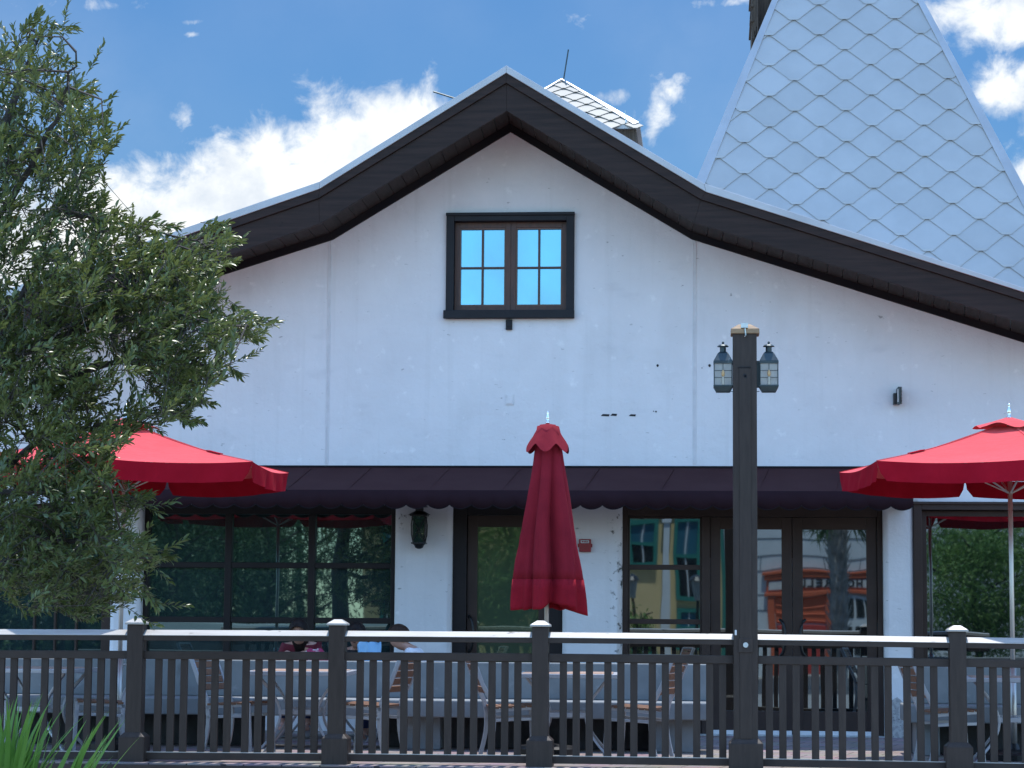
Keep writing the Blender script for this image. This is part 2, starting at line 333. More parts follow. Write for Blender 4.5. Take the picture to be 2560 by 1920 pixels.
# ------------------------------------------------------------------ ground
DY = -5.42
mb = MB(); mb.add([(-400,-400,-.45),(400,-400,-.45),(400,400,-.45),(-400,400,-.45)], [(0,1,2,3)]); struct(mb.build('ground', M['pale_ground']))
mb = MB(); mb.box(-14, 14, DY, .0, -.30, 0); mb.box(-14, 14, .0, .4, -.30, -.004); struct(mb.build('patio', M['paver'], bevel=.006))
mb = MB(); mb.box(-14, 14, DY-.055, DY-.002, -.42, -.012); struct(mb.build('patio_edge_board', M['fence'], bevel=.006))
mb = MB(); mb.add([(-60,-41,-.44),(60,-41,-.44),(60,-26.5,-.44),(-60,-26.5,-.44)], [(0,1,2,3)]); struct(mb.build('street', M['asphalt']))

# ------------------------------------------------------------------ main building
B = thing('stucco_building', 'white stucco building with steep dark-trimmed gable, shopfront windows and long maroon awning', 'building')
OV = -.95
def prof(pts, Y): return [(P(a,b,Y).x, P(a,b,Y).z) for a,b in pts]
T0 = prof([(-160,785),(799,454.6),(1266,164),(1760,459),(2720,772)], OV-.03)
T1 = prof([(-160,806),(799,473),(1266,183),(1765,480.5),(2720,782)], OV-.03)
U1 = prof([(-160,826),(797,497),(1266,209),(1752,500),(2720,803)], OV)
L1 = prof([(-160,893),(800,560),(1267,278),(1735,557),(2720,858)], OV)
F0 = prof([(-160,893),(826,583),(1275,309),(1729,580),(2720,888)], -.03)
F1 = prof([(-160,917),(832,599),(1276,330),(1729,598),(2720,906)], -.03)
# make the profiles share break points left / ridge / right
xl = (L1[1][0]+F1[1][0])/2
def up(pl, dz): return [(x, z+dz) for x,z in pl]
mb = MB(); mb.strip(T0, T1, OV-.045, OV-.0); mb.build('verge_trim', M['metal'], B, bevel=.005)
mb = MB(); mb.strip([(x, z+.004) for x,z in T1], U1, OV-.03, OV+.03)
mb.build('upper_bargeboard', M['darkwood'], B, bevel=.004)
mb = MB(); mb.strip(U1, L1, OV-.005, OV+.04)
mb.build('lower_bargeboard', M['darkwood'], B, bevel=.004)
# soffit planks between bargeboard foot and wall
S = [(L1[0][0], L1[0][1]+.05), (L1[1][0], L1[1][1]+.03), (L1[2][0], L1[2][1]+.03), (L1[3][0], L1[3][1]+.03), (L1[4][0], L1[4][1]+.05)]
W = [(F0[0][0], F0[0][1]+.0), F0[1], F0[2], F0[3], F0[4]]
mb = MB()
for i in range(4):
    a0, a1, b0, b1 = [Vector((p[0], OV+.04, p[1])) for p in (S[i], S[i+1])] + [Vector((p[0], -.03, p[1]+.0)) for p in (W[i], W[i+1])]
    ln = (a1-a0).length; k = max(1, int(ln/.152))
    for j in range(k):
        t0, t1 = j/k + .0035/ln, (j+1)/k - .0035/ln
        q = [a0.lerp(a1,t0), a0.lerp(a1,t1), b0.lerp(b1,t1), b0.lerp(b1,t0)]
        nz = Vector((0,0,.02)); dz = Vector((0,0,random.uniform(-.002,.002)))
        mb.add([v+dz for v in q]+[v+nz+dz for v in q], [(0,1,2,3),(4,7,6,5),(0,4,5,1),(1,5,6,2),(2,6,7,3),(3,7,4,0)])
mb.build('soffit', M['soffit'], B)
mb = MB(); mb.strip(up(W, .03), F1, -.045, -.003); mb.build('frieze_board', M['frieze'], B, bevel=.004)
mb = MB(); mb.strip([(x,z-.012) for x,z in T0], [(x,z-.11) for x,z in T0], OV+.002, 11)
mb.build('roof', M['metal'], B)

# wall with openings
WT = [(x, z+.05) for x,z in F1]
HEAD = 1262
ops_px = {'far_left': (-70, HEAD, 272, 1900), 'big': (350, HEAD, 985, 1690), 'door': (1128, HEAD, 1405, 1840),
          'french': (1555, HEAD, 2210, 1838), 'right': (2285, 1257, 2690, 1680), 'attic': (1116, 534, 1436, 797)}
OP = {}
for k, q in ops_px.items():
    r = list(rect(*q, 0)); OP[k] = r
for k in ('big','door','french'): OP[k][3] = OP['door'][3]
OP['far_left'] = [OP['far_left'][0], OP['far_left'][1], .35, OP['door'][3]]
for k in ('door','french'): OP[k][2] = -.02
OP['big'][2] = .45
a = OP['attic']; att_out = list(a); OP['attic'] = [a[0]+.05, a[1]-.05, a[2]+.05, a[3]-.05]
bm = bmesh.new(); edges = []
def loop(pts):
    vs = [bm.verts.new((x, 0, z)) for x,z in pts]
    for i in range(len(vs)): edges.append(bm.edges.new((vs[i], vs[(i+1)%len(vs)])))
wl = [(-9.5,-.02), (9.5,-.02)]
outer = [(WT[0][0],-.05)]
for k in ('door','french'):
    x0,x1,z0,z1 = OP[k]; outer += [(x0,-.05),(x0,z1),(x1,z1),(x1,-.05)]
outer += [(WT[4][0],-.05)] + [WT[i] for i in (4,3,2,1,0)]
loop(outer)
for k in ('far_left','big','right','attic'):
    x0,x1,z0,z1 = OP[k]; loop([(x0,z0),(x1,z0),(x1,z1),(x0,z1)])
bmesh.ops.triangle_fill(bm, edges=edges, use_beauty=True)
bmesh.ops.recalc_face_normals(bm, faces=bm.faces)
if bm.faces[:][0].normal.y > 0: bmesh.ops.reverse_faces(bm, faces=bm.faces)
ex = bmesh.ops.extrude_face_region(bm, geom=bm.faces[:])
for v in [g for g in ex['geom'] if isinstance(g, bmesh.types.BMVert)]: v.co.y += .34
bmesh.ops.recalc_face_normals(bm, faces=bm.faces)
# round the jamb corners
bm.edges.ensure_lookup_table()
sel = [e for e in bm.edges if abs(e.verts[0].co.y) < 1e-5 and abs(e.verts[1].co.y) < 1e-5 and len(e.link_faces) == 2 and e.calc_face_angle(0) > .5
       and abs(e.verts[0].co.x-e.verts[1].co.x) < 1e-4 and e.verts[0].co.z < 3.2 and abs(e.verts[0].co.x) < 9]
bmesh.ops.bevel(bm, geom=sel, offset=.055, segments=5, profile=.5, affect='EDGES')
me = bpy.data.meshes.new('gable_wall'); bm.to_mesh(me); bm.free(); me.materials.append(M['stucco'])
wo = bpy.data.objects.new('gable_wall', me); C.objects.link(wo); wo.parent = B
for p in me.polygons: p.use_smooth = abs(p.normal.y) > .02 and abs(p.normal.y) < .99
# rest of the building so it is a solid block: side and back walls, dark room behind the glass
mb = MB(); xa, xb = WT[0][0], WT[4][0]
mb.box(xa, xa+.3, .34, 11, -.05, WT[0][1]-.2); mb.box(xb-.3, xb, .34, 11, -.05, WT[4][1]-.2)
mb.prism([(xa,-.05),(xb,-.05)] + [(x, z-.15) for x,z in (WT[4],WT[3],WT[2],WT[1],WT[0])], 10.7, 11)
mb.build('side_and_back_wall', M['stucco'], B)
# mildew on the jamb corners of the wall, where water runs
def mildew(m, bands):
    n = m.node_tree.nodes; l = m.node_tree.links; b = n['Principled BSDF']; src = b.inputs['Base Color'].links[0].from_socket
    tc = n.new('ShaderNodeTexCoord'); sp = n.new('ShaderNodeSeparateXYZ'); l.new(tc.outputs['Object'], sp.inputs[0])
    t = n.new('ShaderNodeTexNoise'); t.inputs['Scale'].default_value = 11; t.inputs['Detail'].default_value = 7; t.inputs['Roughness'].default_value = .65; l.new(tc.outputs['Object'], t.inputs['Vector'])
    for (xa_, xb_, xs_, za_, zb_, zc_) in bands:
        r1 = n.new('ShaderNodeMapRange'); l.new(sp.outputs[0], r1.inputs[0]); r1.inputs[1].default_value = xa_; r1.inputs[2].default_value = xb_
        r2 = n.new('ShaderNodeMapRange'); l.new(sp.outputs[0], r2.inputs[0]); r2.inputs[1].default_value = xs_; r2.inputs[2].default_value = xs_-.01
        r3 = n.new('ShaderNodeMapRange'); l.new(sp.outputs[2], r3.inputs[0]); r3.inputs[1].default_value = za_; r3.inputs[2].default_value = zb_
        r5 = n.new('ShaderNodeMapRange'); l.new(sp.outputs[2], r5.inputs[0]); r5.inputs[1].default_value = zc_; r5.inputs[2].default_value = zc_-.1
        r6 = n.new('ShaderNodeMath'); r6.operation = 'MULTIPLY'; l.new(r3.outputs[0], r6.inputs[0]); l.new(r5.outputs[0], r6.inputs[1])
        a1 = n.new('ShaderNodeMath'); a1.operation = 'MULTIPLY'; l.new(r1.outputs[0], a1.inputs[0]); l.new(r2.outputs[0], a1.inputs[1])
        a2 = n.new('ShaderNodeMath'); a2.operation = 'MULTIPLY'; l.new(a1.outputs[0], a2.inputs[0]); l.new(r6.outputs[0], a2.inputs[1])
        a3 = n.new('ShaderNodeMath'); a3.operation = 'MULTIPLY_ADD'; l.new(a2.outputs[0], a3.inputs[0]); a3.inputs[1].default_value = .12; l.new(t.outputs[0], a3.inputs[2])
        r4 = n.new('ShaderNodeMapRange'); l.new(a3.outputs[0], r4.inputs[0]); r4.inputs[1].default_value = .68; r4.inputs[2].default_value = .76
        a4 = n.new('ShaderNodeMath'); a4.operation = 'MULTIPLY'; l.new(r4.outputs[0], a4.inputs[0]); l.new(a2.outputs[0], a4.inputs[1])
        mx = n.new('ShaderNodeMix'); mx.data_type = 'RGBA'; l.new(a4.outputs[0], mx.inputs[0]); l.new(src, mx.inputs[6]); mx.inputs[7].default_value = (.06,.06,.055,1); src = mx.outputs[2]
    l.new(src, b.inputs['Base Color'])
mildew(M['stucco'], [(X(1490,1400,0), X(1535,1400,0), X(1562,1400,0), -.5, .2, 2.6), (X(970,1300,0), X(1000,1300,0), X(1018,1300,0), 1.9, 2.2, 2.6)])
M['terrazzo'] = mat('exposed_aggregate', (.30,.30,.30), .9, (.42,.42,.41), 26, 4, lo=.45, hi=.55, bump=.6, bscale=60, spots=[((.10,.10,.10), 40, .62, .66, (1,1,1), .8)])
pbx0, pbx1 = X(2214,1800,0), X(2281,1800,0)
mb = MB(); mb.prism([(pbx0,-.02),(pbx1,-.02),(pbx1,.36),(pbx0+.2,.34),(pbx0+.12,.41),(pbx0+.05,.37),(pbx0,.40)], -.006, .05); mb.build('pillar_base', M['terrazzo'], B, bevel=.004)
# control joints
mb = MB()
for px in (821, 1736):
    x = X(px, 880, 0); z0 = Z(px, 1168, 0); z1 = Z(px, 598, 0)
    mb.box(x-.018, x-.006, -.006, .01, z0+.03, z1-.02); mb.box(x-.006, x+.006, -.003, .01, z0+.03, z1-.02)
    mb.box(x+.006, x+.018, -.007, .01, z0+.03, z1-.02)
    mb.build('control_joint', M['joint'], B, bevel=.003); mb = MB()

def frame_rect(mb, x0,x1,z0,z1, w, y0, y1, wt=None, wb=None):
    wt = w if wt is None else wt; wb = w if wb is None else wb
    mb.box(x0, x0+w, y0, y1, z0, z1); mb.box(x1-w, x1, y0, y1, z0, z1)
    mb.box(x0+w, x1-w, y0+.0005, y1-.0005, z1-wt, z1)
    if wb: mb.box(x0+w, x1-w, y0+.0005, y1-.0005, z0, z0+wb)
    return mb
# attic window -------------------------------------------------------
x0,x1,z0,z1 = att_out
aw = frame_rect(MB(), x0,x1,z0,z1, .083, -.045, .12)
aw.box(x0-.004, x1+.004, -.065, -.02, z1-.028, z1+.004); aw.box(x0-.02, x1+.004, -.075, -.02, z0, z0+.085)
AW = aw.build('attic_window', M['frame_blue'], B, bevel=.005)
AW['label'] = 'square gable window in dark frame with two four-pane sashes and sky-blue glass'
xi0, xi1, zi0, zi1 = x0+.083, x1-.083, z0+.09, z1-.083
sh = frame_rect(MB(), xi0, xi1, zi0, zi1, .050, .05, .10, .060, .055)
xc = (xi0+xi1)/2; sh.box(xc-.055, xc+.055, .045, .10, zi0, zi1); sh.box(xc-.003, xc+.003, .040, .05, zi0+.01, zi1-.01)
sh.build('sash', M['sash'], AW, bevel=.004)
for s in (0,1):
    pa, pb = (xi0+.05, xc-.055) if s == 0 else (xc+.055, xi1-.05)
    za, zb = zi0+.055, zi1-.06
    bd = frame_rect(MB(), pa, pb, za, zb, .014, .06, .10); bd.build('glazing_bead', M['bead'], AW)
    mn = MB(); pm = (pa+pb)/2; mn.box(pm-.011, pm+.011, .062, .10, za+.014, zb-.014)
    zm = za + (zb-za)*.49
    mn.box(pa+.014, pm-.0115, .066, .10, zm-.010, zm+.010); mn.box(pm+.0115, pb-.014, .066, .10, zm-.010, zm+.010); mn.build('muntin', M['sash'], AW)
    g = MB(); g.add([(pa,.09,za),(pb,.09,za),(pb,.09,zb),(pa,.09,zb)], [(0,1,2,3)]); g.build('pane', M['glass_sky'], AW)
mb = MB(); x0,x1,z0,z1 = rect(1265, 799, 1281, 825, 0); mb.box(x0,x1,-.03,.01,z0,z1); mb.box(x0+.01,x1-.01,-.036,-.03,z0+.03,z0+.06)
mb.build('window_bracket', M['frame_blue'], B, bevel=.003)

def pane(parent, x0,x1,z0,z1, y, m):
    g = MB(); g.add([(x0,y,z0),(x1,y,z0),(x1,y,z1),(x0,y,z1)], [(0,1,2,3)]); return g.build('pane', m, parent)
YF = .13                              # face of recessed joinery
# big three-light window ---------------------------------------------
x0,x1,z0,z1 = OP['big']
fr = frame_rect(MB(), x0,x1,z0,z1, .055, YF, YF+.12, .10, .06)
mxs = [X(568,1480,YF), X(777,1480,YF)]
ztr = [Z(660,1413,YF), Z(660,1550,YF)]
for q in mxs: fr.box(q-.036, q+.036, YF+.005, YF+.11, z0+.06, z1-.10)
xs = [x0+.055] + sum([[q-.036, q+.036] for q in mxs], []) + [x1-.055]
for zt in ztr:
    for i in (0,2,4): fr.box(xs[i], xs[i+1], YF+.012, YF+.10, zt-.030, zt+.030)
BW = fr.build('shop_window', M['frame_dk'], B, bevel=.005); BW['label'] = 'wide dark framed shop window of nine panes under the awning'
zs = [z0+.06, ztr[1]-.03, ztr[1]+.03, ztr[0]-.03, ztr[0]+.03, z1-.10]
for i in (0,2,4):
    for j in (0,2,4): pane(BW, xs[i], xs[i+1], zs[j], zs[j+1], YF+.06+.001*i, M['glass_green'])
# far left window
x0,x1,z0,z1 = OP['far_left']
fr = frame_rect(MB(), x0,x1,z0,z1, .12, YF, YF+.12, .10, .06)
mxs = [X(q,1500,YF) for q in (85,137,190)]
for q in mxs: fr.box(q-.012, q+.012, YF+.02, YF+.1, z0+.06, z1-.1)
LW = fr.build('shop_window', M['frame'], B, bevel=.005); LW['label'] = 'brown framed shop window behind the oak foliage'
for a_, b_ in zip([x0+.12]+[q+.012 for q in mxs], [q-.012 for q in mxs]+[x1-.12]): pane(LW, a_, b_, z0+.06, z1-.1, YF+.06, M['glass_green'])
# right window
x0,x1,z0,z1 = OP['right']
fr = frame_rect(MB(), x0,x1,z0,z1, .085, -.02, .16, .075, .06); fr.box(x0-.01,x1+.01,-.045,-.021,z1-.02,z1+.008)
RW = fr.build('shop_window', M['frame'], B, bevel=.005); RW['label'] = 'brown framed single-pane window behind the right umbrella pole'
fr = frame_rect(MB(), x0+.088, x1-.088, z0+.06, z1-.080, .052, YF-.04, YF+.06); fr.build('sash', M['frame'], RW, bevel=.004)
zl = Z(2420,1627,YF)
pane(RW, x0+.14, x1-.14, z0+.11, z1-.13, YF+.02, M['glass'])
# single door
def pull(parent, x, z, side, y):
    m_ = MB(); pts = []
    for i in range(13):
        t = i/12; zz = z + .19*(1-2*t); bow = math.sin(math.pi*min(1,max(0,t)))
        pts.append((x + side*(.055*(1-bow**.5)), y-.015-.055*bow**.5, zz))
    m_.tube(pts, .014, 8); return m_.build('handle', M['black'], parent, smooth=True)
x0,x1,z0,z1 = OP['door']
fr = frame_rect(MB(), x0,x1,z0,z1, .145, YF-.04, YF+.12, .10, 0)
D1 = fr.build('door', M['frame_dk'], B, bevel=.005); D1['label'] = 'dark framed glass door behind the closed umbrella'
lf = frame_rect(MB(), x0+.150, x1-.150, .012, z1-.105, .105, YF, YF+.05, .12, .22); lf.build('door_leaf', M['frame'], D1, bevel=.004)
pane(D1, x0+.254, x1-.254, .23, z1-.224, YF+.025, M['glass_dim'])
pull(D1, x0+.225, Z(1180,1585,YF), -1, YF)
# shopfront: sidelight and pair of french doors
x0,x1,z0,z1 = OP['french']
xm = X(1757,1500,YF); 
fr = frame_rect(MB(), x0,x1,z0,z1, .055, YF-.03, YF+.12, .11, 0); fr.box(xm-.012, xm+.075, YF-.0295, YF+.12, z0, z1-.11)
FD = fr.build('french_door', M['frame'], B, bevel=.005); FD['label'] = 'brown glazed double doors with sidelight and curved pulls beside the lamp post'
zt = [Z(1660,1418,YF), Z(1660,1554,YF)]
sd = frame_rect(MB(), x0+.056, xm-.013, .30, z1-.112, .018, YF+.01, YF+.08, .018, .06)
for q in zt: sd.box(x0+.074, xm-.031, YF+.015, YF+.07, q-.026, q+.026)
sd.box(x0+.056, xm-.013, YF, YF+.08, .0, .2995)
sd.build('sidelight', M['frame'], FD, bevel=.003)
zz = [.36, zt[1]-.026, zt[1]+.026, zt[0]-.026, zt[0]+.026, z1-.13]
for j in (0,2,4): pane(FD, x0+.074, xm-.031, zz[j], zz[j+1], YF+.045, M['glass'])
lx0, lx1 = xm+.078, x1-.058; lm = X(1981,1500,YF)
for a_, b_ in ((lx0, lm-.003), (lm+.003, lx1)):
    lf = frame_rect(MB(), a_, b_, .05, z1-.114, .105, YF, YF+.05, .125, .20); LF = lf.build('door_leaf', M['frame'], FD, bevel=.004)
    pane(LF, a_+.104, b_-.104, .249, z1-.238, YF+.025, M['glass'])
    sw = MB(); sw.box(a_+.01, b_-.01, YF-.012, YF-.001, .012, .052)
    for q in np.linspace(a_+.08, b_-.08, 5): sw.box(q-.006, q+.006, YF-.014, YF-.011, .028, .040)
    sw.build('door_sweep', M['white_plastic'], LF)
zc = Z(1981,1595,YF)
pull(FD, lm-.075, zc, -1, YF); pull(FD, lm+.075, zc, 1, YF)
mb = MB(); mb.box(lx1-.02, lx1-.0, YF-.02, YF-.001, .22, .30); mb.build('hinge_plate', M['galv'], FD)
mb = MB()
for q in (.35, 1.1, 2.05): mb = MB(); mb.tube([(lx1+.006, YF-.012, q-.06),(lx1+.006, YF-.012, q+.06)], .011, 8); mb.build('hinge', M['black'], FD)
mb = MB(); mb.box(x0, x1, -.01, YF+.1, -.02, .012); mb.build('threshold', M['galv'], FD)
# dark room so nothing bright shows behind
mb = MB(); mb.box(xa+.3, xb-.3, .5, 4.5, -.04, .0); mb.build('interior_floor', M['pale_ground'], B)

# awning --------------------------------------------------------------
yA = -.85
zt_ = Z(1280,1168,0); zf = Z(1380,1227,yA); zv = Z(1380,1263,yA)
xL, xR = X(215,1230,yA), X(2283,1230,yA)
aw = MB(); N = 90; K = 6; vs = []; fs = []
for j in range(K+1):
    t = j/K
    for i in range(N+1):
        x = xL + (xR-xL)*i/N
        sag = -.010*math.sin(math.pi*t)*(.6+.4*math.cos(i*.9)) 
        vs.append((x, -.004 + (yA+.004)*t, zt_ + (zf-zt_)*t + sag))
for j in range(K):
    for i in range(N): a_ = j*(N+1)+i; fs.append((a_, a_+N+1, a_+N+2, a_+1))
aw.add(vs, fs)
for x in (xL, xR): aw.add([(x,-.004,zt_),(x,yA,zf),(x,yA+.001,zv+.02),(x,-.004,zv+.02)], [(0,1,2,3)])
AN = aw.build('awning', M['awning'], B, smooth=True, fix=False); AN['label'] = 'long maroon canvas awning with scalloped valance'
val = MB(); per = 55.5/ (F/22.8); nS = int(round((xR-xL)/per)); sub = 10; top = []; bot = []
for i in range(nS*sub+1):
    x = xL + (xR-xL)*i/(nS*sub); ph = (i % sub)/sub
    d = math.sin(math.pi*ph)**.75*.042
    yy = yA + .006*math.sin(i*.35) 
    top.append((x, yA-.004, zf+.004)); bot.append((x, yy-.004+.004*math.sin(i*2*math.pi/sub), zv-d))
mid = [((a_[0]+b_[0])/2, (a_[1]+b_[1])/2, (a_[2]+b_[2])/2) for a_, b_ in zip(top,bot)]
q = len(top); val.add(top+mid+bot, [(i+r_*q, i+1+r_*q, q+i+1+r_*q, q+i+r_*q) for r_ in (0,1) for i in range(q-1)])
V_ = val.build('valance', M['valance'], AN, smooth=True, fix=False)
so_ = V_.modifiers.new('solid','SOLIDIFY'); so_.thickness = .003
trim = MB(); trim.tube([(b_[0], b_[1]-.002, b_[2]+.002) for b_ in bot], .0045, 5); trim.build('valance_piping', M['frieze'], AN)
bar = MB(); bar.box(xL, xR, -.03, -.0005, zt_-.006, zt_+.014); bar.build('awning_rail', M['frieze'], AN, bevel=.003)
sm = MB()
for px in (570+170, 930-40, 1090, 1270, 1470, 1660, 1900, 2090): # canvas seams
    sm = MB(); x = X(px,1200,yA/2); sm.bar((x+.10,-.01,zt_+.0005),(x-.03,yA+.01,zf+.0005), .012, .003, (0,1,1))
    sm.build('awning_seam', M['awning'], AN)

# small things on the wall ---------------------------------------------
# raw openings left by a removed sign
mb = MB()
for (a_,b_,c_,d_) in ((1502,1035,1524,1041),(1526,1034,1543,1040),(1572,1035.5,1590,1041)):
    x0,x1,z0,z1 = rect(a_,b_,c_,d_,0); mb = MB(); mb.prism([(x0,z0+.004),(x1-.008,z0),(x1,z1-.003),(x0+.02,z1)], -.004, .01); mb.build('wall_slot', M['hole'], B)
mb = MB(); x0,x1,z0,z1 = rect(1265,985,1284,1012,0); mb.box(x0,x1,-.012,.01,z0,z1); mb.box(x0+.012,x1-.012,-.016,-.012,z0+.012,z1-.012); mb.build('cover_plate', M['stucco'], B, bevel=.003)
mb = MB()
for (px,py,r_) in ((1774,914,3.2),(1644,914,3),(1640,1029,2),(1634,1028,1.2),(1755,920,1.2)):
    q = P(px,py,0); r_ = r_/240; mb = MB(); mb.prism([(q.x+r_*math.cos(t)*(1+.2*math.sin(3*t)), q.z+r_*1.2*math.sin(t)) for t in np.linspace(0,2*math.pi,9)[:-1]], -.004, .01); mb.build('fixing_hole', M['hole'], B)

# floodlight
q = P(2240, 992, -.0); fl = thing('floodlight', 'small black finned floodlight fixed to the stucco right of the lamp post', 'floodlight', (q.x, 0, q.z))
s = 240.0
mb = MB(); mb.box(-.033,-.0,-.10,0,-.085,.03); mb.build('wall_bracket', M['black'], fl, bevel=.004)
mb = MB(); mb.prism([(-.002,-.086),(.030,-.092),(.036,.088),(.012,.09),(-.002,.075)], -.16, -.03); mb.build('lamp_body', M['lantern'], fl, bevel=.004)
mb = MB()
for i in range(12): z = -.082+i*.0148; mb.prism([(.0345,z),(.053,z+.004),(.0345,z+.008)], -.155, -.035)
mb.build('cooling_fin', M['black'], fl)
mb = MB(); mb.box(.002,.012,-.166,-.159,-.07,.066); mb.build('lens', M['strobe'], fl, bevel=.002)
# fire alarm
q = P(1463, 1364, 0); al = thing('fire_alarm', 'red fire alarm strobe box on the wall beside the closed umbrella', 'alarm', (q.x,0,q.z))
mb = MB(); mb.box(-.062,.062,-.05,0,-.066,.066); mb.box(-.076,-.0625,-.04,-.01,-.02,.02); mb.box(.0625,.076,-.04,-.01,-.02,.02); mb.build('alarm_body', M['alarm'], al, bevel=.008)
mb = MB(); mb.box(-.044,.044,-.075,-.0505,.022,.056); mb.build('strobe_lens', M['strobe'], al, bevel=.008)
mb = MB()
for i in range(4): mb.box(-.04,.04,-.054,-.0503,-.05+i*.016,-.042+i*.016)
mb.build('sounder_grille', M['alarm'], al)
mb = MB(); mb.box(-.030,-.018,-.0775,-.0752,.032,.046); mb.box(-.012,-.002,-.0775,-.0752,.032,.046); mb.box(.004,.014,-.0775,-.0752,.032,.046); mb.box(.020,.030,-.0775,-.0752,.032,.046); mb.build('strobe_lettering', M['alarm'], al)
# black wall lantern under the awning
q = P(1053, 1322, 0); wl = thing('wall_lantern', 'black iron wall lantern with crossed bars under the awning', 'lantern', (q.x, -.16, q.z)); wl.scale = (1.2,1.15,1.15)
mb = MB()
for a_ in range(4):
    t = math.pi/4 + a_*math.pi/2; c_, s_ = math.cos(t), math.sin(t)
    mb.tube([(c_*.072, s_*.072, .11),(c_*.086, s_*.086, .03),(c_*.083, s_*.083,-.06),(c_*.062, s_*.062,-.135)], .007, 6)
for z, r_ in ((.115,.088),(-.135,.074)): mb.lathe([(r_*1.2,z-.006),(r_*1.2,z+.006)], n=4)
for sy in (-1,1):
    for sx_ in (-1,1): mb.tube([(-sx_*.06, sy*.062,.10),(sx_*.052, sy*.058,-.125)], .004, 5)
mb.build('cage', M['black'], wl)
mb = MB(); mb.lathe([(.10,.12),(.05,.15),(.036,.155),(.036,.185),(.075,.19),(.03,.225),(.012,.235)], n=16); mb.build('hood', M['black'], wl, smooth=False)
mb = MB(); mb.lathe([(.065,-.138),(.045,-.150),(.034,-.175),(.012,-.186)], n=16); mb.build('finial', M['black'], wl, smooth=True)
mb = MB(); mb.lathe([(.060,-.128),(.072,.108)], n=4); mb.build('pane', M['glass_green'], wl)
mb = MB(); mb.box(-.03,.03,.12,.139,-.1,.1); mb.tube([(0,.125,.08),(0,.09,.13),(0,.03,.17)], .01, 8); mb.build('wall_plate', M['black'], wl)

# ------------------------------------------------------------------ spire tower behind
def tile_field(o3, ex, ey, nrm, w, h, inside, th=.014):
    """overlapping hexagonal metal tiles on a plane (o3 origin, ex across, ey up the slope)"""
    bmq = bmesh.new()
    (u0_,u1_),(v0_,v1_) = inside
    j = 0; v = v0_
    while v < v1_+h:
        off = 0 if j%2==0 else w/2; u = u0_-w+off
        while u < u1_+w:
            pts = [(-.115*w,-.53*h,.028),(.115*w,-.53*h,.028),(.485*w,-.055*h,.017),(.50*w,.0,.017),(.16*w,.50*h,.002),(-.16*w,.50*h,.002),(-.50*w,.0,.017),(-.485*w,-.055*h,.019)]
            jit = random.uniform(-.002,.002); mi = random.choice((0,0,1,2)); nf0 = len(bmq.faces)
            top = [bmq.verts.new(o3 + ex*(u+a) + ey*(v+b) + nrm*(c+jit)) for a,b,c in pts]
            bt = [bmq.verts.new(o3 + ex*(u+a) + ey*(v+b) + nrm*(c-th+jit)) for a,b,c in pts]
            bmq.faces.new(top)
            for i in range(8): bmq.faces.new((top[i], bt[i], bt[(i+1)%8], top[(i+1)%8]))
            # folded seam lip along the lower edges
            for (p,q) in ((7,0),(1,2)):
                a3, b3 = top[p].co.copy(), top[q].co.copy(); dn = -ey*.018
                vv = [bmq.verts.new(a3+nrm*.002), bmq.verts.new(b3+nrm*.002), bmq.verts.new(b3+dn*.6+nrm*.001), bmq.verts.new(a3+dn*.6+nrm*.001)]
                bmq.faces.new(vv)
            a3, b3 = top[0].co.copy(), top[1].co.copy()   # foot clip
            vv = [bmq.verts.new(a3.lerp(b3,-.15)+nrm*.004), bmq.verts.new(a3.lerp(b3,1.15)+nrm*.004), bmq.verts.new(a3.lerp(b3,.85)-ey*.03+nrm*.002), bmq.verts.new(a3.lerp(b3,.15)-ey*.03+nrm*.002)]
            bmq.faces.new(vv)
            bmq.faces.ensure_lookup_table()
            for fi in range(nf0, len(bmq.faces)): bmq.faces[fi].material_index = mi
            u += w
        v += h/2; j += 1
    return bmq
def clip(bmq, planes):
    for co_, no_ in planes:
        bmesh.ops.bisect_plane(bmq, geom=bmq.verts[:]+bmq.edges[:]+bmq.faces[:], plane_co=co_, plane_no=no_, clear_outer=True)
def bm_obj(bmq, name, m, parent):
    me = bpy.data.meshes.new(name); bmq.to_mesh(me); bmq.free(); me.materials.append(m)
    o = bpy.data.objects.new(name, me); C.objects.link(o); o.parent = parent; return o
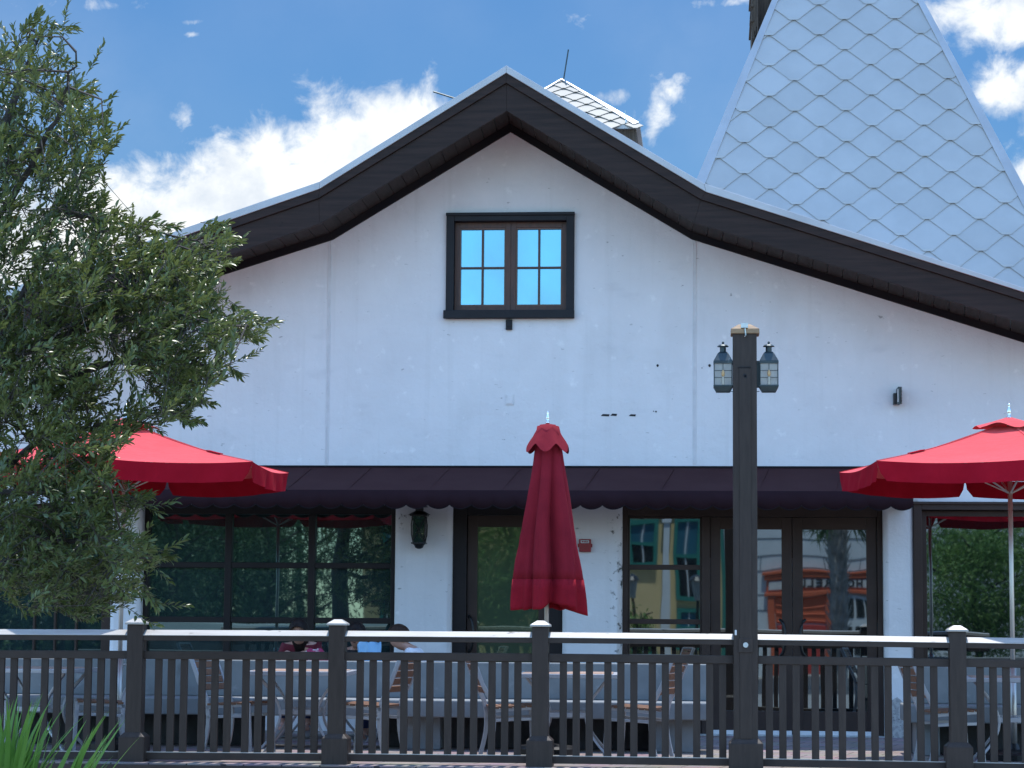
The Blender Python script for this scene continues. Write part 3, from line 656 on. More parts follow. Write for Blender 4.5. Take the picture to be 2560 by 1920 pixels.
def spire(TW, BL, BR, AP, w, h, mt, me_, phase=(0,0), fw_=.14, dk=1):
    ex = (BR-BL).normalized(); mid = (BL+BR)/2; ey = (AP-mid); ey = (ey - ex*ey.dot(ex)).normalized(); nrm = ex.cross(ey)
    if nrm.y > 0: nrm = -nrm
    H = (AP-mid).dot(ey); W_ = (BR-BL).length
    f = tile_field(BL, ex, ey, nrm, w, h, ((phase[0], W_),(phase[1], H)))
    lc = nrm.cross(AP-BL); lc = lc if lc.dot(BR-BL) < 0 else -lc
    rc = nrm.cross(AP-BR); rc = rc if rc.dot(BL-BR) < 0 else -rc
    clip(f, [(BL, lc.normalized()), (BR, rc.normalized())])
    ro = bm_obj(f, 'roof_tiles', mt, TW)
    if mt is M['tile']:
        ro.data.materials.append(M['tile_b']); ro.data.materials.append(M['tile_c'])
    else: ro.data.materials.append(mt); ro.data.materials.append(mt)
    dpt = (BR-BL).length*dk; back = Vector((0, dpt, 0)) - ex*0
    B3, B4 = BR + Vector((-ex.y*dpt, ex.x*dpt, 0)), BL + Vector((-ex.y*dpt, ex.x*dpt, 0))
    core = MB(); core.add([BL-nrm*.02, BR-nrm*.02, B3, B4, AP-nrm*.02], [(0,1,4),(1,2,4),(2,3,4),(3,0,4),(0,3,2,1)]); core.build('roof_core', me_, TW)
    fl_ = MB()
    for A, s_ in ((BL,1),(BR,-1)):
        d = (AP-A).normalized(); inw = nrm.cross(d); inw = inw if inw.dot(ex)*s_ > 0 else -inw
        q = [A - inw*.006, A + inw*fw_, AP + inw*fw_*.2, AP - inw*.006]
        fl_.add([v + nrm*.034 for v in q] + [v - nrm*.05 for v in q], [(0,1,2,3),(4,7,6,5),(0,4,5,1),(1,5,6,2),(2,6,7,3),(3,7,4,0)])
    fl_.build('corner_flashing', me_, TW, bevel=.004)
    return nrm
YT = 4.4
BLp, BRp = P(1620, 740, YT), P(2704, 740, YT)
BLp.z = BRp.z = (BLp.z+BRp.z)/2; BRp.y = BLp.y
dT = ray(2095, -389); half = (BRp-BLp).length/2
APp = CAM + dT*((YT+half*.5-CAM.y)/dT.y); APp.x = APp.x
TW = thing('tiled_spire', 'steep pyramid spire clad in pale diamond-shaped metal tiles behind the gable', 'spire', (0,0,0))
# low base under the spire
spire(TW, BLp, BRp, APp, .642, .425, M['tile'], M['metal'], (.236,-.02), .145, .5)
mb = MB(); c_ = (BLp+BRp)/2; mb.box(BLp.x+.1, BRp.x-.1, YT+.05, YT+1*half-.05, 2.0, BLp.z); mb.build('spire_base', M['shake'], TW)
# shingled dormer hood on the left side
q = P(1900, 60, YT+1.9); hd = MB(); xa_, xb_ = X(1878,60,YT+1.9), X(1990,60,YT+1.9); zb_ = Z(1890,119,YT+1.9)
for i in range(7):
    dx = i*.011; z0_ = zb_ + i*.0 + (.0,.02,.0,.11,.05,.16,.02)[i]
    hd.box(xa_+dx, xa_+dx+.016, YT+1.5-.05*i*.4, YT+2.5, z0_, zb_+1.3)
hd.box(xa_+.075, xb_+.1, YT+1.65, YT+2.4, zb_+.02, zb_+1.3)
for i in range(6): hd.box(xa_-.025+.01*(i%2), xa_+.03, YT+1.45, YT+2.45, zb_+.24+i*.2, zb_+.27+i*.2)
hd.build('dormer_hood', M['shake'], TW, bevel=.003)
# cupola behind the ridge
YC = 8.0
CL, CR_ = P(1205, 313, YC), P(1597, 313, YC); CL.z = CR_.z = (CL.z+CR_.z)/2; hc = (CR_-CL).length/2
dC = ray(1404, 201); AC = CAM + dC*((YC+hc-CAM.y)/dC.y)
CP = thing('cupola', 'small cream tiled cupola roof with lightning rod behind the gable ridge', 'cupola')
spire(CP, CL, CR_, AC, .36, .26, M['cream_tile'], M['metal'], (.02,.0), .09)
mb = MB(); mb.box(CL.x+.04, CR_.x-.04, YC+.04, YC+2*hc-.04, 4.5, CL.z-.06); mb.build('cupola_wall', M['shake'], CP)
mb = MB(); mb.box(CL.x-.02, CR_.x+.02, YC-.03, YC+2*hc+.02, CL.z-.065, CL.z-.005); mb.build('eave_trim', M['metal'], CP)
mb = MB(); mb.box(CR_.x-.09, CR_.x-.04, YC+.0, YC+.039, 4.6, CL.z-.07); mb.build('corner_post', M['shake'], CP)
t_ = P(1421, 124, YC+hc); mb = MB(); mb.tube([AC+Vector((.02,0,-.05)), t_], .011, 6); mb.build('lightning_rod', M['lantern'], CP)
mb = MB(); q = P(1566,311,YC); mb.tube([q, P(1563,277,YC)], [.016,.004], 6); mb.build('lightning_rod', M['galv'], CP)
mb = MB(); a_, b_ = P(1083,229,1.0), P(1150,250,1.0); mb.tube([a_, b_], .010, 6); mb.build('roof_rod', M['lantern'], B)

# ------------------------------------------------------------------ fence
YFn = -5.2
FN = thing('fence', 'dark brown baluster fence with sunlit handrail along the patio edge', 'fence')
posts = [(-164,1572),(339,1574),(843,1576.5),(1351,1580),(1864,1585),(2394,1592.5),(2905,1600)]
def sc(px): return 1 + .012*((px-339)/1000)      # apparent scale along the fence
def pz(px, base, off): return Z(px, base + off*sc(px), YFn)
post_x = []
for k, (px, ry) in enumerate(posts):
    x = X(px, 1720, YFn); post_x.append(x)
    if k in (0, 4, 6): 
        if k != 4: continue
        continue
    zt = pz(px, ry, -13); hw = .066
    mb = MB(); mb.box(x-hw, x+hw, YFn-hw, YFn+hw, -.02, zt); PO = mb.build('fence_post', M['fence_v'], FN, bevel=.006)
    zb = pz(px, ry, 256); zc_ = pz(px, ry, 267); bw = .105
    mb = MB(); mb.box(x-bw, x+bw, YFn-bw, YFn+bw, -.02, zc_); mb.frustum(x-bw,x+bw,YFn-bw,YFn+bw,zc_, x-hw-.002,x+hw+.002,YFn-hw-.002,YFn+hw+.002,zb)
    mb.build('post_base', M['fence_v'], PO, bevel=.004)
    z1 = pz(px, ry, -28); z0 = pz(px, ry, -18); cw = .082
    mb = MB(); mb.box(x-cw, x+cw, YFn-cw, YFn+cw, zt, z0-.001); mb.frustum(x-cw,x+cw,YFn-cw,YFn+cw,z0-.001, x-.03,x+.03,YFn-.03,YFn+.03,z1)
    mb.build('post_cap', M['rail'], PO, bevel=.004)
lampx = post_x[4]
for k in range(len(posts)-1):
    (pa, ya), (pb, yb) = posts[k], posts[k+1]
    ha = .098 if k == 4 else .066; hb = .098 if k+1 == 4 else .066
    xa_, xb_ = post_x[k]+ha-.002, post_x[k+1]-hb+.002
    def zz(t, off): return pz(pa, ya, off)*(1-t) + pz(pb, yb, off)*t
    def rail(o0, o1, d, name, m, house=False):
        mb = MB(); a0, a1, b0, b1 = zz(0,o0), zz(0,o1), zz(1,o0), zz(1,o1)
        if house:
            pr = lambda x, zt, zb: [(x,YFn-d,zb),(x,YFn+d,zb),(x,YFn+d,zb+.044),(x,YFn,zt),(x,YFn-d,zb+.044)]
        else:
            pr = lambda x, zt, zb: [(x,YFn-d,zb),(x,YFn+d,zb),(x,YFn+d,zt),(x,YFn-d,zt)]
        A, B_ = pr(xa_,a0,a1), pr(xb_,b0,b1); q = len(A)
        mb.add(A+B_, [tuple(range(q)), tuple(range(2*q-1,q-1,-1))]+[(i,(i+1)%q,q+(i+1)%q,q+i) for i in range(q)])
        return mb.build(name, m, FN, bevel=.003)
    rail(14, 27, .055, 'handrail', M['fence'])
    # sloping cap on the handrail, sun glint painted as pale tone, front edge low
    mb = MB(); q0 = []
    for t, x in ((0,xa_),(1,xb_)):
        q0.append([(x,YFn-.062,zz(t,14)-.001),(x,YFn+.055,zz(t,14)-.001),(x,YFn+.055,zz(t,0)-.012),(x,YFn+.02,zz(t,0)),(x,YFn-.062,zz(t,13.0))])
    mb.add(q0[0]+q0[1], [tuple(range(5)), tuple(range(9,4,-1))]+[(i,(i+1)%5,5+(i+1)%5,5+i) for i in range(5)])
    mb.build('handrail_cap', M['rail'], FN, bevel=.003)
    rail(54, 73, .030, 'middle_rail', M['fence']); rail(306, 324, .032, 'bottom_rail', M['fence'])
    for g in (.175,.392,.609,.825):
        for s_ in (-.0635,0,.0635):
            t = g+s_; pxx = pa+(pb-pa)*t; x = X(pxx, 1750, YFn)
            if pxx < -60 or pxx > 2620: continue
            mb = MB(); mb.box(x-.029, x+.029, YFn-.016, YFn+.016, zz(t,305), zz(t,72)); mb.build('baluster', M['fence_v'], FN, bevel=.003)
    # pale strips: sun glint painted along the top of the bottom rail
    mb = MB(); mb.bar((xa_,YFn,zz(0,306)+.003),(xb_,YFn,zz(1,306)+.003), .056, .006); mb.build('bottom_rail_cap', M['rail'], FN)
    mb = MB(); mb.bar((xa_,YFn,zz(0,54)+.0015),(xb_,YFn,zz(1,54)+.0015), .050, .003); mb.build('middle_rail_cap', M['fence'], FN)

# ------------------------------------------------------------------ lamp post
px, ry = posts[4]; x = lampx; YL = YFn
LPt = thing('lamp_post', 'tall square brown wooden lamp post with two glazed lanterns in the fence line', 'lamp post', (x, YL, 0))
k_ = 1/309.5
def zr(y): return Z(1864, y, YL)
ztop = zr(834)
mb = MB(); mb.box(-.096,.096,-.096,.096,-.02,ztop); PL = mb.build('post', M['fence_v'], LPt, bevel=.006)
mb = MB(); mb.box(-.046,.048,-.1035,-.0963,zr(1846),zr(924)); mb.build('face_board', M['fence_v'], PL, bevel=.003)
mb = MB(); mb.box(-.055,.047,-.106,-.0962,zr(920.5)-.006,zr(920.5)); mb.box(-.012,.012,-.1055,-.1037,zr(945),zr(938)); mb.box(-.004,.016,-.1055,-.1037,zr(948),zr(942)); mb.build('notch', M['hole'], PL)
mb = MB(); mb.box(-.135,.135,-.135,.135,-.02,zr(1857)); mb.frustum(-.135,.135,-.135,.135,zr(1857), -.1,.1,-.1,.1,zr(1846)); mb.build('post_base', M['fence_v'], LPt, bevel=.004)
mb = MB(); mb.box(-.112,.118,-.115,.115,ztop-.012,zr(826)); mb.frustum(-.112,.118,-.115,.115,zr(826), -.05,.05,-.05,.05,zr(813)); mb.build('post_cap', M['capwood'], LPt, bevel=.004)
mb = MB(); mb.box(-.030,.026,-.125,-.03,zr(824),zr(812.5)); mb.bar((0,-.13,zr(826)),(.006,-.128,zr(842)), .016,.008); mb.tube([(.004,-.135,zr(838)),(.008,-.14,zr(843)),(.0,-.128,zr(846))], .005, 6); mb.build('cable_bracket', M['galv'], LPt)
mb = MB(); mb.box(-.058,.056,-.112,-.1037,zr(1631),zr(1596)); mb.build('access_plate', M['fence_v'], LPt, bevel=.003)
mb = MB(); mb.tube([(.0,-.112,zr(1612)),(.0,-.124,zr(1612))], .021, 12); mb.tube([(.0,-.123,zr(1612)),(.0,-.130,zr(1612))], .010, 6); mb.build('bolt', M['galv'], LPt)
mb = MB(); mb.box(-.086,-.070,-.101,-.0962,zr(1588),zr(1575)); mb.build('tag', M['white_plastic'], LPt, bevel=.002)
def lantern(cx_px):
    cx = X(cx_px, 930, YL) - x
    z = lambda y: zr(y)
    sgn = 1 if cx > 0 else -1
    mb = MB(); w_ = .0755
    for a_ in (-1,1):
        for b_ in (-1,1): mb.box(cx+a_*w_-.008*(a_>0)-.0, cx+a_*w_+.008*(a_<0), b_*w_-(.008 if b_>0 else 0), b_*w_+(.008 if b_<0 else 0), z(966), z(905))
    w2 = w_+.002
    mb.box(cx-w2,cx+w2,-w2,w2,z(911),z(904.5)); mb.box(cx-w2,cx+w2,-w2,w2,z(968),z(964)); mb.frustum(cx-.055,cx+.055,-.055,.055,z(980.5), cx-w2,cx+w2,-w2,w2,z(968))
    mb.frustum(cx-w2,cx+w2,-w2,w2,z(904.5), cx-.042,cx+.042,-.042,.042,z(884)); mb.frustum(cx-.042,cx+.042,-.042,.042,z(884), cx-.028,cx+.028,-.028,.028,z(880))
    LN = mb.build('lantern', M['lantern'], LPt, bevel=.003)
    mb = MB(); mb.lathe([(.025,z(881)),(.025,z(867))], cx, 0, 14); mb.lathe([(.047,z(867)),(.045,z(865.5)),(.03,z(862)),(.008,z(860.5))], cx, 0, 18); mb.lathe([(.004,z(861)),(.010,z(858.5)),(.010,z(855.5)),(.004,z(853.5))], cx, 0, 10); mb.build('lantern_chimney', M['lantern'], LN, smooth=False)
    mb = MB(); g = .0675
    for (a,b) in (((cx-g,-g),(cx+g,-g)),((cx+g,-g),(cx+g,g)),((cx+g,g),(cx-g,g)),((cx-g,g),(cx-g,-g))):
        mb.add([(a[0],a[1],z(964)),(b[0],b[1],z(964)),(b[0],b[1],z(911)),(a[0],a[1],z(911))], [(0,1,2,3)])
    mb.build('pane', M['lampglass'], LN)
    mb = MB()
    for b_ in (-1,1):
        yy = b_*.0715
        for f_ in (.34,.67): zq = z(964)+(z(911)-z(964))*f_; mb.bar((cx-w_+.008,yy,zq),(cx+w_-.008,yy,zq), .004,.004)
        mb.bar((cx,yy-.001,z(964)),(cx,yy-.001,z(911)), .005,.004)
    mb.build('glazing_bar', M['lantern'], LN)
    mb = MB(); mb.tube([(cx,-.073,z(964)),(cx,-.073,z(944))], .011, 8); mb.build('candle_sleeve', M['candle'], LN)
    mb = MB(); mb.lathe([(.006,z(944)),(.014,z(939)),(.014,z(934)),(.004,z(927))], cx, -.0735, 10); mb.build('bulb', M['bulb'], LN, smooth=True)
    mb = MB(); xi = cx - sgn*w2; xo = sgn*.096
    mb.box(min(xi,xo),max(xi,xo),-.03,.03,z(969),z(903)); mb.bar((sgn*.096,-.09,z(982)),(sgn*.116,-.09,z(982)+.003), .006,.006); mb.build('lantern_bracket', M['lantern'], LN)
lantern(1807.5); lantern(1922)

# ------------------------------------------------------------------ umbrellas
YU = -3.5
def umbrella_open(px, ytop, rot, name_label, Ys=YU):
    base = P(px, 1400, Ys); q = P(px, ytop, Ys)
    rot += math.atan2(-(base.x-CAM.x), Ys-CAM.y); U_ = thing('patio_umbrella', name_label, 'umbrella', (base.x, Ys, 0), rot, 'red patio umbrellas')
    za = q.z; Rr = 1.55; zc = za - .40
    corner = [Vector((Rr*math.cos(k*math.pi/3), Rr*math.sin(k*math.pi/3), zc)) for k in range(6)]
    ap = Vector((0,0,za)); cm_ = MB(); NS = 12; NT = 12
    for k in range(6):
        a, b = corner[k], corner[(k+1)%6]; vs = []
        for i in range(NS+1):
            s_ = i/NS
            for j in range(NT+1):
                t = j/NT; p = ap.lerp(a.lerp(b,t), .10+.90*s_)
                p.z -= .055*math.sin(math.pi*t)*s_*(1-.3*s_) + .03*math.sin(math.pi*s_)
                p.z += .004*math.sin(9*s_+k*2+6*t)*math.sin(math.pi*t)
                vs.append(p)
        cm_.add(vs, [(i*(NT+1)+j, i*(NT+1)+j+1, (i+1)*(NT+1)+j+1, (i+1)*(NT+1)+j) for i in range(NS) for j in range(NT)])
    CN = cm_.build('canopy', M['red'], U_, smooth=True, fix=False)
    for k in range(6):                                  # each hanging valance flap
        a, b = corner[k], corner[(k+1)%6]; vs = []; NV = 24; NH = 8; d_ = (b-a); out = Vector(((a+b).x,(a+b).y,0)).normalized()
        for i in range(NV+1):
            t = i/NV
            e = min(t, 1-t); hgt = .165*min(1, (1-(1-min(1,e/.035))**2)**.5*.35+.65) if e < .035 else .165
            if e < 1e-6: hgt = .165*.6
            inset = .012*(1 if t < .5 else -1)*0
            for j in range(NH+1):
                v_ = j/NH; p = a.lerp(b, t); p.z -= .055*math.sin(math.pi*t)*.7
                edge = .018*v_*(1 if t < .5 else -1)*(1-min(1,e/.12))
                p = p + d_.normalized()*edge*1.6
                p += out*(.010*v_*math.sin(46*(e-.35*e*v_)+k)*max(0,1-e/.3) -.012*v_ + .020*v_*math.sin(t*math.pi) + .014*v_*math.sin(t*23+k*1.7)*math.sin(math.pi*t)**.5 + .010*v_*math.sin(t*41+v_*3+k))
                p.z -= hgt*v_; vs.append(p)
        mv = MB(); mv.add(vs, [(i*(NH+1)+j, (i+1)*(NH+1)+j, (i+1)*(NH+1)+j+1, i*(NH+1)+j+1) for i in range(NV) for j in range(NH)])
        mv.build('valance_flap', M['red_dk'], CN, smooth=True, fix=False)
    vt = MB(); vs = []; Nv = 48
    for i in range(5):
        for k in range(Nv):
            th = 2*math.pi*k/Nv; hexr = math.cos(math.pi/6)/math.cos(((th+math.pi/6) % (math.pi/3))-math.pi/6) if False else math.cos(math.pi/6)/math.cos((th % (math.pi/3))-math.pi/6)
            r_ = .03 + .30*(i/4)*hexr; z_ = za + .045 - .085*(i/4) + .014*(i/4)*math.cos(6*th+math.pi)*(i/4) + .012*(i/4)**2*math.sin(5*th+1)
            vs.append((r_*math.cos(th), r_*math.sin(th), z_))
    vt.add(vs, [(i*Nv+k, i*Nv+(k+1)%Nv, (i+1)*Nv+(k+1)%Nv, (i+1)*Nv+k) for i in range(4) for k in range(Nv)])
    vt.add([(.03*math.cos(t),.03*math.sin(t),za+.046) for t in np.linspace(0,2*math.pi,13)[:-1]], [tuple(range(12))])
    vt.build('vent_flap', M['red'], U_, smooth=True, fix=False)
    pk = MB()
    for k in range(6):                                   # seams over the ribs
        sm_ = MB(); sm_.ribbon([ap.lerp(corner[k], t_)+Vector((0,0,.003-.03*math.sin(math.pi*(t_-.1)/.9))) for t_ in np.linspace(.12,1,12)], .016, .003, corner[k].cross(Vector((0,0,1)))); sm_.build('canopy_seam', M['red'], CN)
    for k in range(6):                                   # rib pockets showing as small tabs
        
        sg = lambda s_: Vector((0,0,.006-.03*math.sin(math.pi*(s_-.1)/.9)))
        pk = MB(); pk.bar(ap.lerp(corner[k], .66)+sg(.66), ap.lerp(corner[k], .76)+sg(.76), .05, .010); pk.build('rib_pocket', M['red_dk'], CN)
    rb = MB()
    for k in range(6):
        rb = MB(); rb.bar((0,0,za-.06), ap.lerp(corner[k],.97)+Vector((0,0,-.045)), .02, .012); m_ = ap.lerp(corner[k], .5); rb.bar((0,0,za-.62), m_+Vector((0,0,-.06)), .016,.010); rb.build('rib', M['pole'], U_)
    mb = MB(); mb.lathe([(.020,.02),(.020,za)], n=16); mb.lathe([(.029,.03),(.029,.80)], n=16); mb.build('pole', M['pole'], U_, smooth=True)
    mb = MB(); mb.lathe([(.024,za+.04),(.020,za+.055),(.012,za+.06),(.017,za+.085),(.019,za+.105),(.010,za+.135),(.008,za+.14),(.013,za+.155),(.012,za+.168),(.004,za+.175)], n=14); mb.build('finial', M['chrome'], U_, smooth=True)
    mb = MB(); mb.tube([(.026,0,.74),(.065,0,.74)], .009, 8); mb.tube([(-.026,0,.70),(-.055,0,.70)], .009, 8); mb.build('clamp_knob', M['galv'], U_)
    mb = MB(); mb.lathe([(.28,0.0),(.28,.05),(.24,.07),(.06,.09),(.04,.14),(.03,.14)], n=28); mb.build('base', M['black'], U_)
    return U_
umbrella_open(2528, 1057, R(180-14.4), 'open red umbrella at the right end of the patio', YU)
umbrella_open(306, 1058, R(14.4), 'open red umbrella half hidden by oak foliage', YU)
# closed umbrella
q = P(1368, 1300, YU)
CU = thing('patio_umbrella', 'closed red umbrella hanging in pleats in the middle of the patio', 'umbrella', (q.x, YU, 0), 0, 'red patio umbrellas')
def zc_(y): return Z(1368, y, YU)
kk = 1/289.0
prof_r = [(1066,.10),(1090,.12),(1125,.128),(1160,.148),(1203,.178),(1240,.202),(1300,.230),(1340,.247),(1400,.277),(1425,.289),(1450,.301)]
lob = [(R(-92),1.0,.26),(R(-40),1.08,.20),(R(-135),1.02,.24),(R(20),.9,.3),(R(85),.9,.3),(R(150),.95,.3)]
def crad(th, t):
    # pleats: rounded lobes separated by deep narrow folds
    v = 0
    for (c_,a_,wd) in lob:
        d_ = (th-c_+math.pi)%(2*math.pi)-math.pi; v = max(v, a_*max(0, 1-(abs(d_)/(.56))**1.8))
    fine = .05*math.sin(th*13+t*2.5)*t + .03*math.sin(th*21+1)*t
    return (.26+.74*v+fine*1.4)
NTH = 132
def closed_strip(rows, hem):
    m_ = MB(); vs = []
    for (y, r_) in rows:
        for k in range(NTH):
            th = 2*math.pi*k/NTH; t = max(0, min(1,(y-1066)/450)); f_ = crad(th+.22*t+.06*math.sin(t*9+th*2), t)
            blend = min(1, t*1.5+.25); rr = r_*(1-blend + blend*f_*1.06)
            drop = 0
            if hem: drop = (y-1449)/70*(.085*(f_-.55) + .030*math.sin(th*2+.6) - .055*math.exp(-(((th-R(205)+math.pi)%(2*math.pi)-math.pi)/.8)**2) + .02*math.sin(th*3+2))
            lean = .012*t
            vs.append((rr*math.cos(th)+lean, rr*math.sin(th)*.9, zc_(y)-drop))
    nr = len(rows); m_.add(vs, [(i*NTH+k, i*NTH+(k+1)%NTH, (i+1)*NTH+(k+1)%NTH, (i+1)*NTH+k) for i in range(nr-1) for k in range(NTH)])
    return m_
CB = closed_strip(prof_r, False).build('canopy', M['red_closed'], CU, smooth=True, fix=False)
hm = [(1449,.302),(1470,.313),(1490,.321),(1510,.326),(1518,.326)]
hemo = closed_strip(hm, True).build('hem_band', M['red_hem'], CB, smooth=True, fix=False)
cp = MB(); vs = []; NC = 84
capr = [(1060,.020,0),(1062,.070,0),(1075,.100,.05),(1092,.130,.25),(1108,.162,.6),(1120,.180,1.0)]
for (y, r_, g_) in capr:
    for k in range(NC):
        th = 2*math.pi*k/NC; pt = abs(math.cos(3*(th+R(92)))); drop = g_*.075*(pt**1.3) - g_*.03
        rr = r_*(1+.10*g_*pt); vs.append((rr*math.cos(th), rr*math.sin(th), zc_(y)-drop))
cp.add(vs, [(i*NC+k, i*NC+(k+1)%NC, (i+1)*NC+(k+1)%NC, (i+1)*NC+k) for i in range(len(capr)-1) for k in range(NC)])
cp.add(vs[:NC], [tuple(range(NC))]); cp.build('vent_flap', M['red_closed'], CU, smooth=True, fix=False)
zt = zc_(1060)
mb = MB(); mb.lathe([(.018,zt),(.016,zt+.02),(.010,zt+.025),(.014,zt+.05),(.015,zt+.065),(.007,zt+.085),(.011,zt+.10),(.010,zt+.108),(.003,zt+.118)], n=14); mb.build('finial', M['chrome'], CU, smooth=True)
mb = MB(); mb.lathe([(.020,.02),(.020,zc_(1100))], n=16); mb.lathe([(.029,.03),(.029,.80)], n=16); mb.build('pole', M['pole'], CU, smooth=True)
mb = MB(); mb.lathe([(.28,0.0),(.28,.05),(.24,.07),(.06,.09),(.04,.14),(.03,.14)], n=28); mb.build('base', M['black'], CU)
mb = MB(); p_ = Vector((X(1294,1512,YU)-q.x, -.12, zc_(1512))); mb.tube([p_+Vector((.03,0,.02)), p_+Vector((-.012,0,-.012))], [.008,.004], 6); mb.build('rib_tip', M['white_plastic'], CU)
for ch in (hemo, CB):
    s_ = ch.modifiers.new('solid','SOLIDIFY'); s_.thickness = .004

# ------------------------------------------------------------------ benches
def bench(pxa, pxb, label, opening=None, peds=()):
    Ys, Yb = -3.25, -2.76
    xa_, xb_ = X(pxa,1760,Ys), X(pxb,1760,Ys)
    zs, zb, zt = Z(1200,1752,Ys), Z(1200,1795,Ys), Z(1200,1656,Yb)
    b_ = thing('concrete_bench', label, 'bench', ((xa_+xb_)/2, Yb, 0), 0, 'concrete benches')
    ox, oy = (xa_+xb_)/2, Yb
    mb = MB(); mb.box(xa_-ox,xb_-ox,Ys-oy,.18,zb,zs); mb.build('seat', M['bench'], b_, bevel=.012)
    mb = MB(); mb.box(xa_-ox+.03,xb_-ox-.03,0,.179,zs+.0005,zt); mb.build('backrest', M['bench'], b_, bevel=.010)
    mb = MB(); zz_ = zb-.0005
    segs = [(xa_+.06, xb_-.12)]
    if opening: segs = [(xa_+.06, X(opening[0],1800,Yb)), (X(opening[1],1800,Yb), xb_-.12)]
    for a_, c_ in segs: mb.box(a_-ox,c_-ox,.02,.17,0,zz_)
    mb.build('base_wall', M['bench_base'], b_, bevel=.008)
    for pp in peds:
        mb = MB(); c0, c1 = X(pp[0],1800,Ys+.12)-ox, X(pp[1],1800,Ys+.12)-ox; mb.box(c0,c1,.14+Ys-oy,.0195,0,zz_); mb.build('pedestal', M['bench'], b_, bevel=.01)
bench(-300, 1777, 'long concrete bench behind the fence, left of the doors', (655,968), ((1622,1750),(1010,1100)))
bench(2265, 2950, 'short concrete bench behind the fence, right of the doors', None, ((2290,2350),(2700,2800)))

# ------------------------------------------------------------------ tables and chairs
def make_table(loc, rz, label, grp='bistro tables'):
    t = thing('bistro_table', label, 'table', loc, rz, grp); h = .43
    rim = MB(); frame_pts = h
    rim.box(-h,h,-h,-h+.05,.685,.72); rim.box(-h,h,h-.05,h,.685,.72); rim.box(-h,-h+.05,-h+.05,h-.05,.6855,.7195); rim.box(h-.05,h,-h+.05,h-.05,.6855,.7195)
    rim.build('table_rim', M['alu'], t, bevel=.004)
    tp = MB()
    for i in range(7):
        y = -h+.055+i*(2*h-.11)/7; tp.box(-h+.051,h-.051,y,y+(2*h-.11)/7-.006,.69,.724)
    tp.build('tabletop', M['slat_top'], t, bevel=.003)
    for sx_ in (-1,1):
        for sy in (-1,1):
            pts = []
            for i in range(15):
                u_ = i/14; z = .684*(1-u_); bow = math.sin(math.pi*min(1,u_*1.0))
                pts.append((sx_*(.34-.20*bow**1.1 + .03*u_), sy*(.30-.06*bow), z))
            m_ = MB(); m_.ribbon(pts, .045, .020, (0,1,0)); m_.build('leg', M['alu'], t, bevel=.004)
    st = MB(); st.box(-.17,.17,-.262,-.232,.355,.395); st.box(-.17,.17,.232,.262,.355,.395); st.box(-.015,.015,-.2315,.2315,.36,.39); st.build('stretcher', M['alu'], t, bevel=.003)
    return t
def make_chair(loc, rz, label):
    c = thing('slatted_chair', label, 'chair', loc, rz, 'slatted patio chairs')       # faces +X
    for sy in (-1,1):
        pts = []
        for i in range(17):
            u_ = i/16; z = .84*u_
            xx = -.235 + .055*math.sin(math.pi*min(1,z/.62)) - (.22*((z-.45)/.39)**1.35*.6 if z > .45 else 0)
            pts.append((xx, sy*.215, z))
        m_ = MB(); m_.ribbon(pts, .022, .036, (0,1,0)); m_.build('leg', M['alu'], c, bevel=.004)
        m_ = MB(); m_.bar((.225,sy*.215,0),(.20,sy*.215,.45), .022,.034,(1,0,0)); m_.build('leg', M['alu'], c, bevel=.004)
        m_ = MB(); m_.ribbon([(-.20,sy*.215,.405),(-.06,sy*.215,.418),(.20,sy*.215,.436)], .022,.032); m_.build('seat_rail', M['alu'], c, bevel=.003)
        m_ = MB(); m_.ribbon([(-.19,sy*.215,.325),(.0,sy*.215,.335),(.205,sy*.215,.34)], .022,.026); m_.build('stretcher', M['alu'], c, bevel=.003)
    s_ = MB()
    for i in range(7):
        x_ = -.185+i*.056; z_ = .424+.0155*(i/6)*2*.5; s_.box(x_,x_+.048,-.235,.235,z_,z_+.018)
    s_.build('seat', M['slat'], c, bevel=.003)
    b_ = MB()
    for i in range(5):
        z = .55+i*.062; f_ = lambda zz_: -.235 + .055*math.sin(math.pi*min(1,zz_/.62)) - (.22*((zz_-.45)/.39)**1.35*.6)
        b_.bar((f_(z+.026),-.203,z+.026),(f_(z+.026),.203,z+.026), .016, .054, (-.38,0,1))
    b_.build('backrest', M['slat'], c, bevel=.003)
    tr = MB(); tr.bar((f_(.835)+.0,-.203,.835),(f_(.835)+.0,.203,.835), .03,.02,(0,0,1)); tr.build('top_rail', M['alu'], c, bevel=.003)
    return c
YTb = -4.15
T0_ = make_table((X(1421,1690,YTb), YTb, 0), R(2), 'square bistro table next to the closed umbrella')
for px, rz, lb in ((95,-3,'square bistro table at the left end behind the fence'),(757,3,'square bistro table between two chairs below the seated woman in maroon'),(2540,-4,'square bistro table under the right open umbrella')):
    t = copy_tree(T0_); t.location = (X(px,1690,YTb), YTb, 0); t.rotation_euler = (0,0,R(rz)); t['label'] = lb
YCh = -4.2
C0 = make_chair((X(1278,1780,YCh), YCh, 0), R(14), 'slatted chair facing right, left of the closed umbrella pole')
for px, rz, lb in ((1596,163,'slatted chair facing left, nearest the lamp post'),(250,197,'slatted chair facing left behind the first fence post'),
                   (600,-16,'slatted chair facing right, left of the table near the woman in maroon'),(925,165,'slatted chair facing left near the light blue bag'),
                   (2372,12,'slatted chair facing right, under the right open umbrella'),(-30,5,'slatted chair cut off by the left edge of the picture')):
    c = copy_tree(C0); c.location = (X(px,1780,YCh), YCh + random.uniform(-.05,.05), 0); c.rotation_euler = (0,0,R(rz)); c['label'] = lb

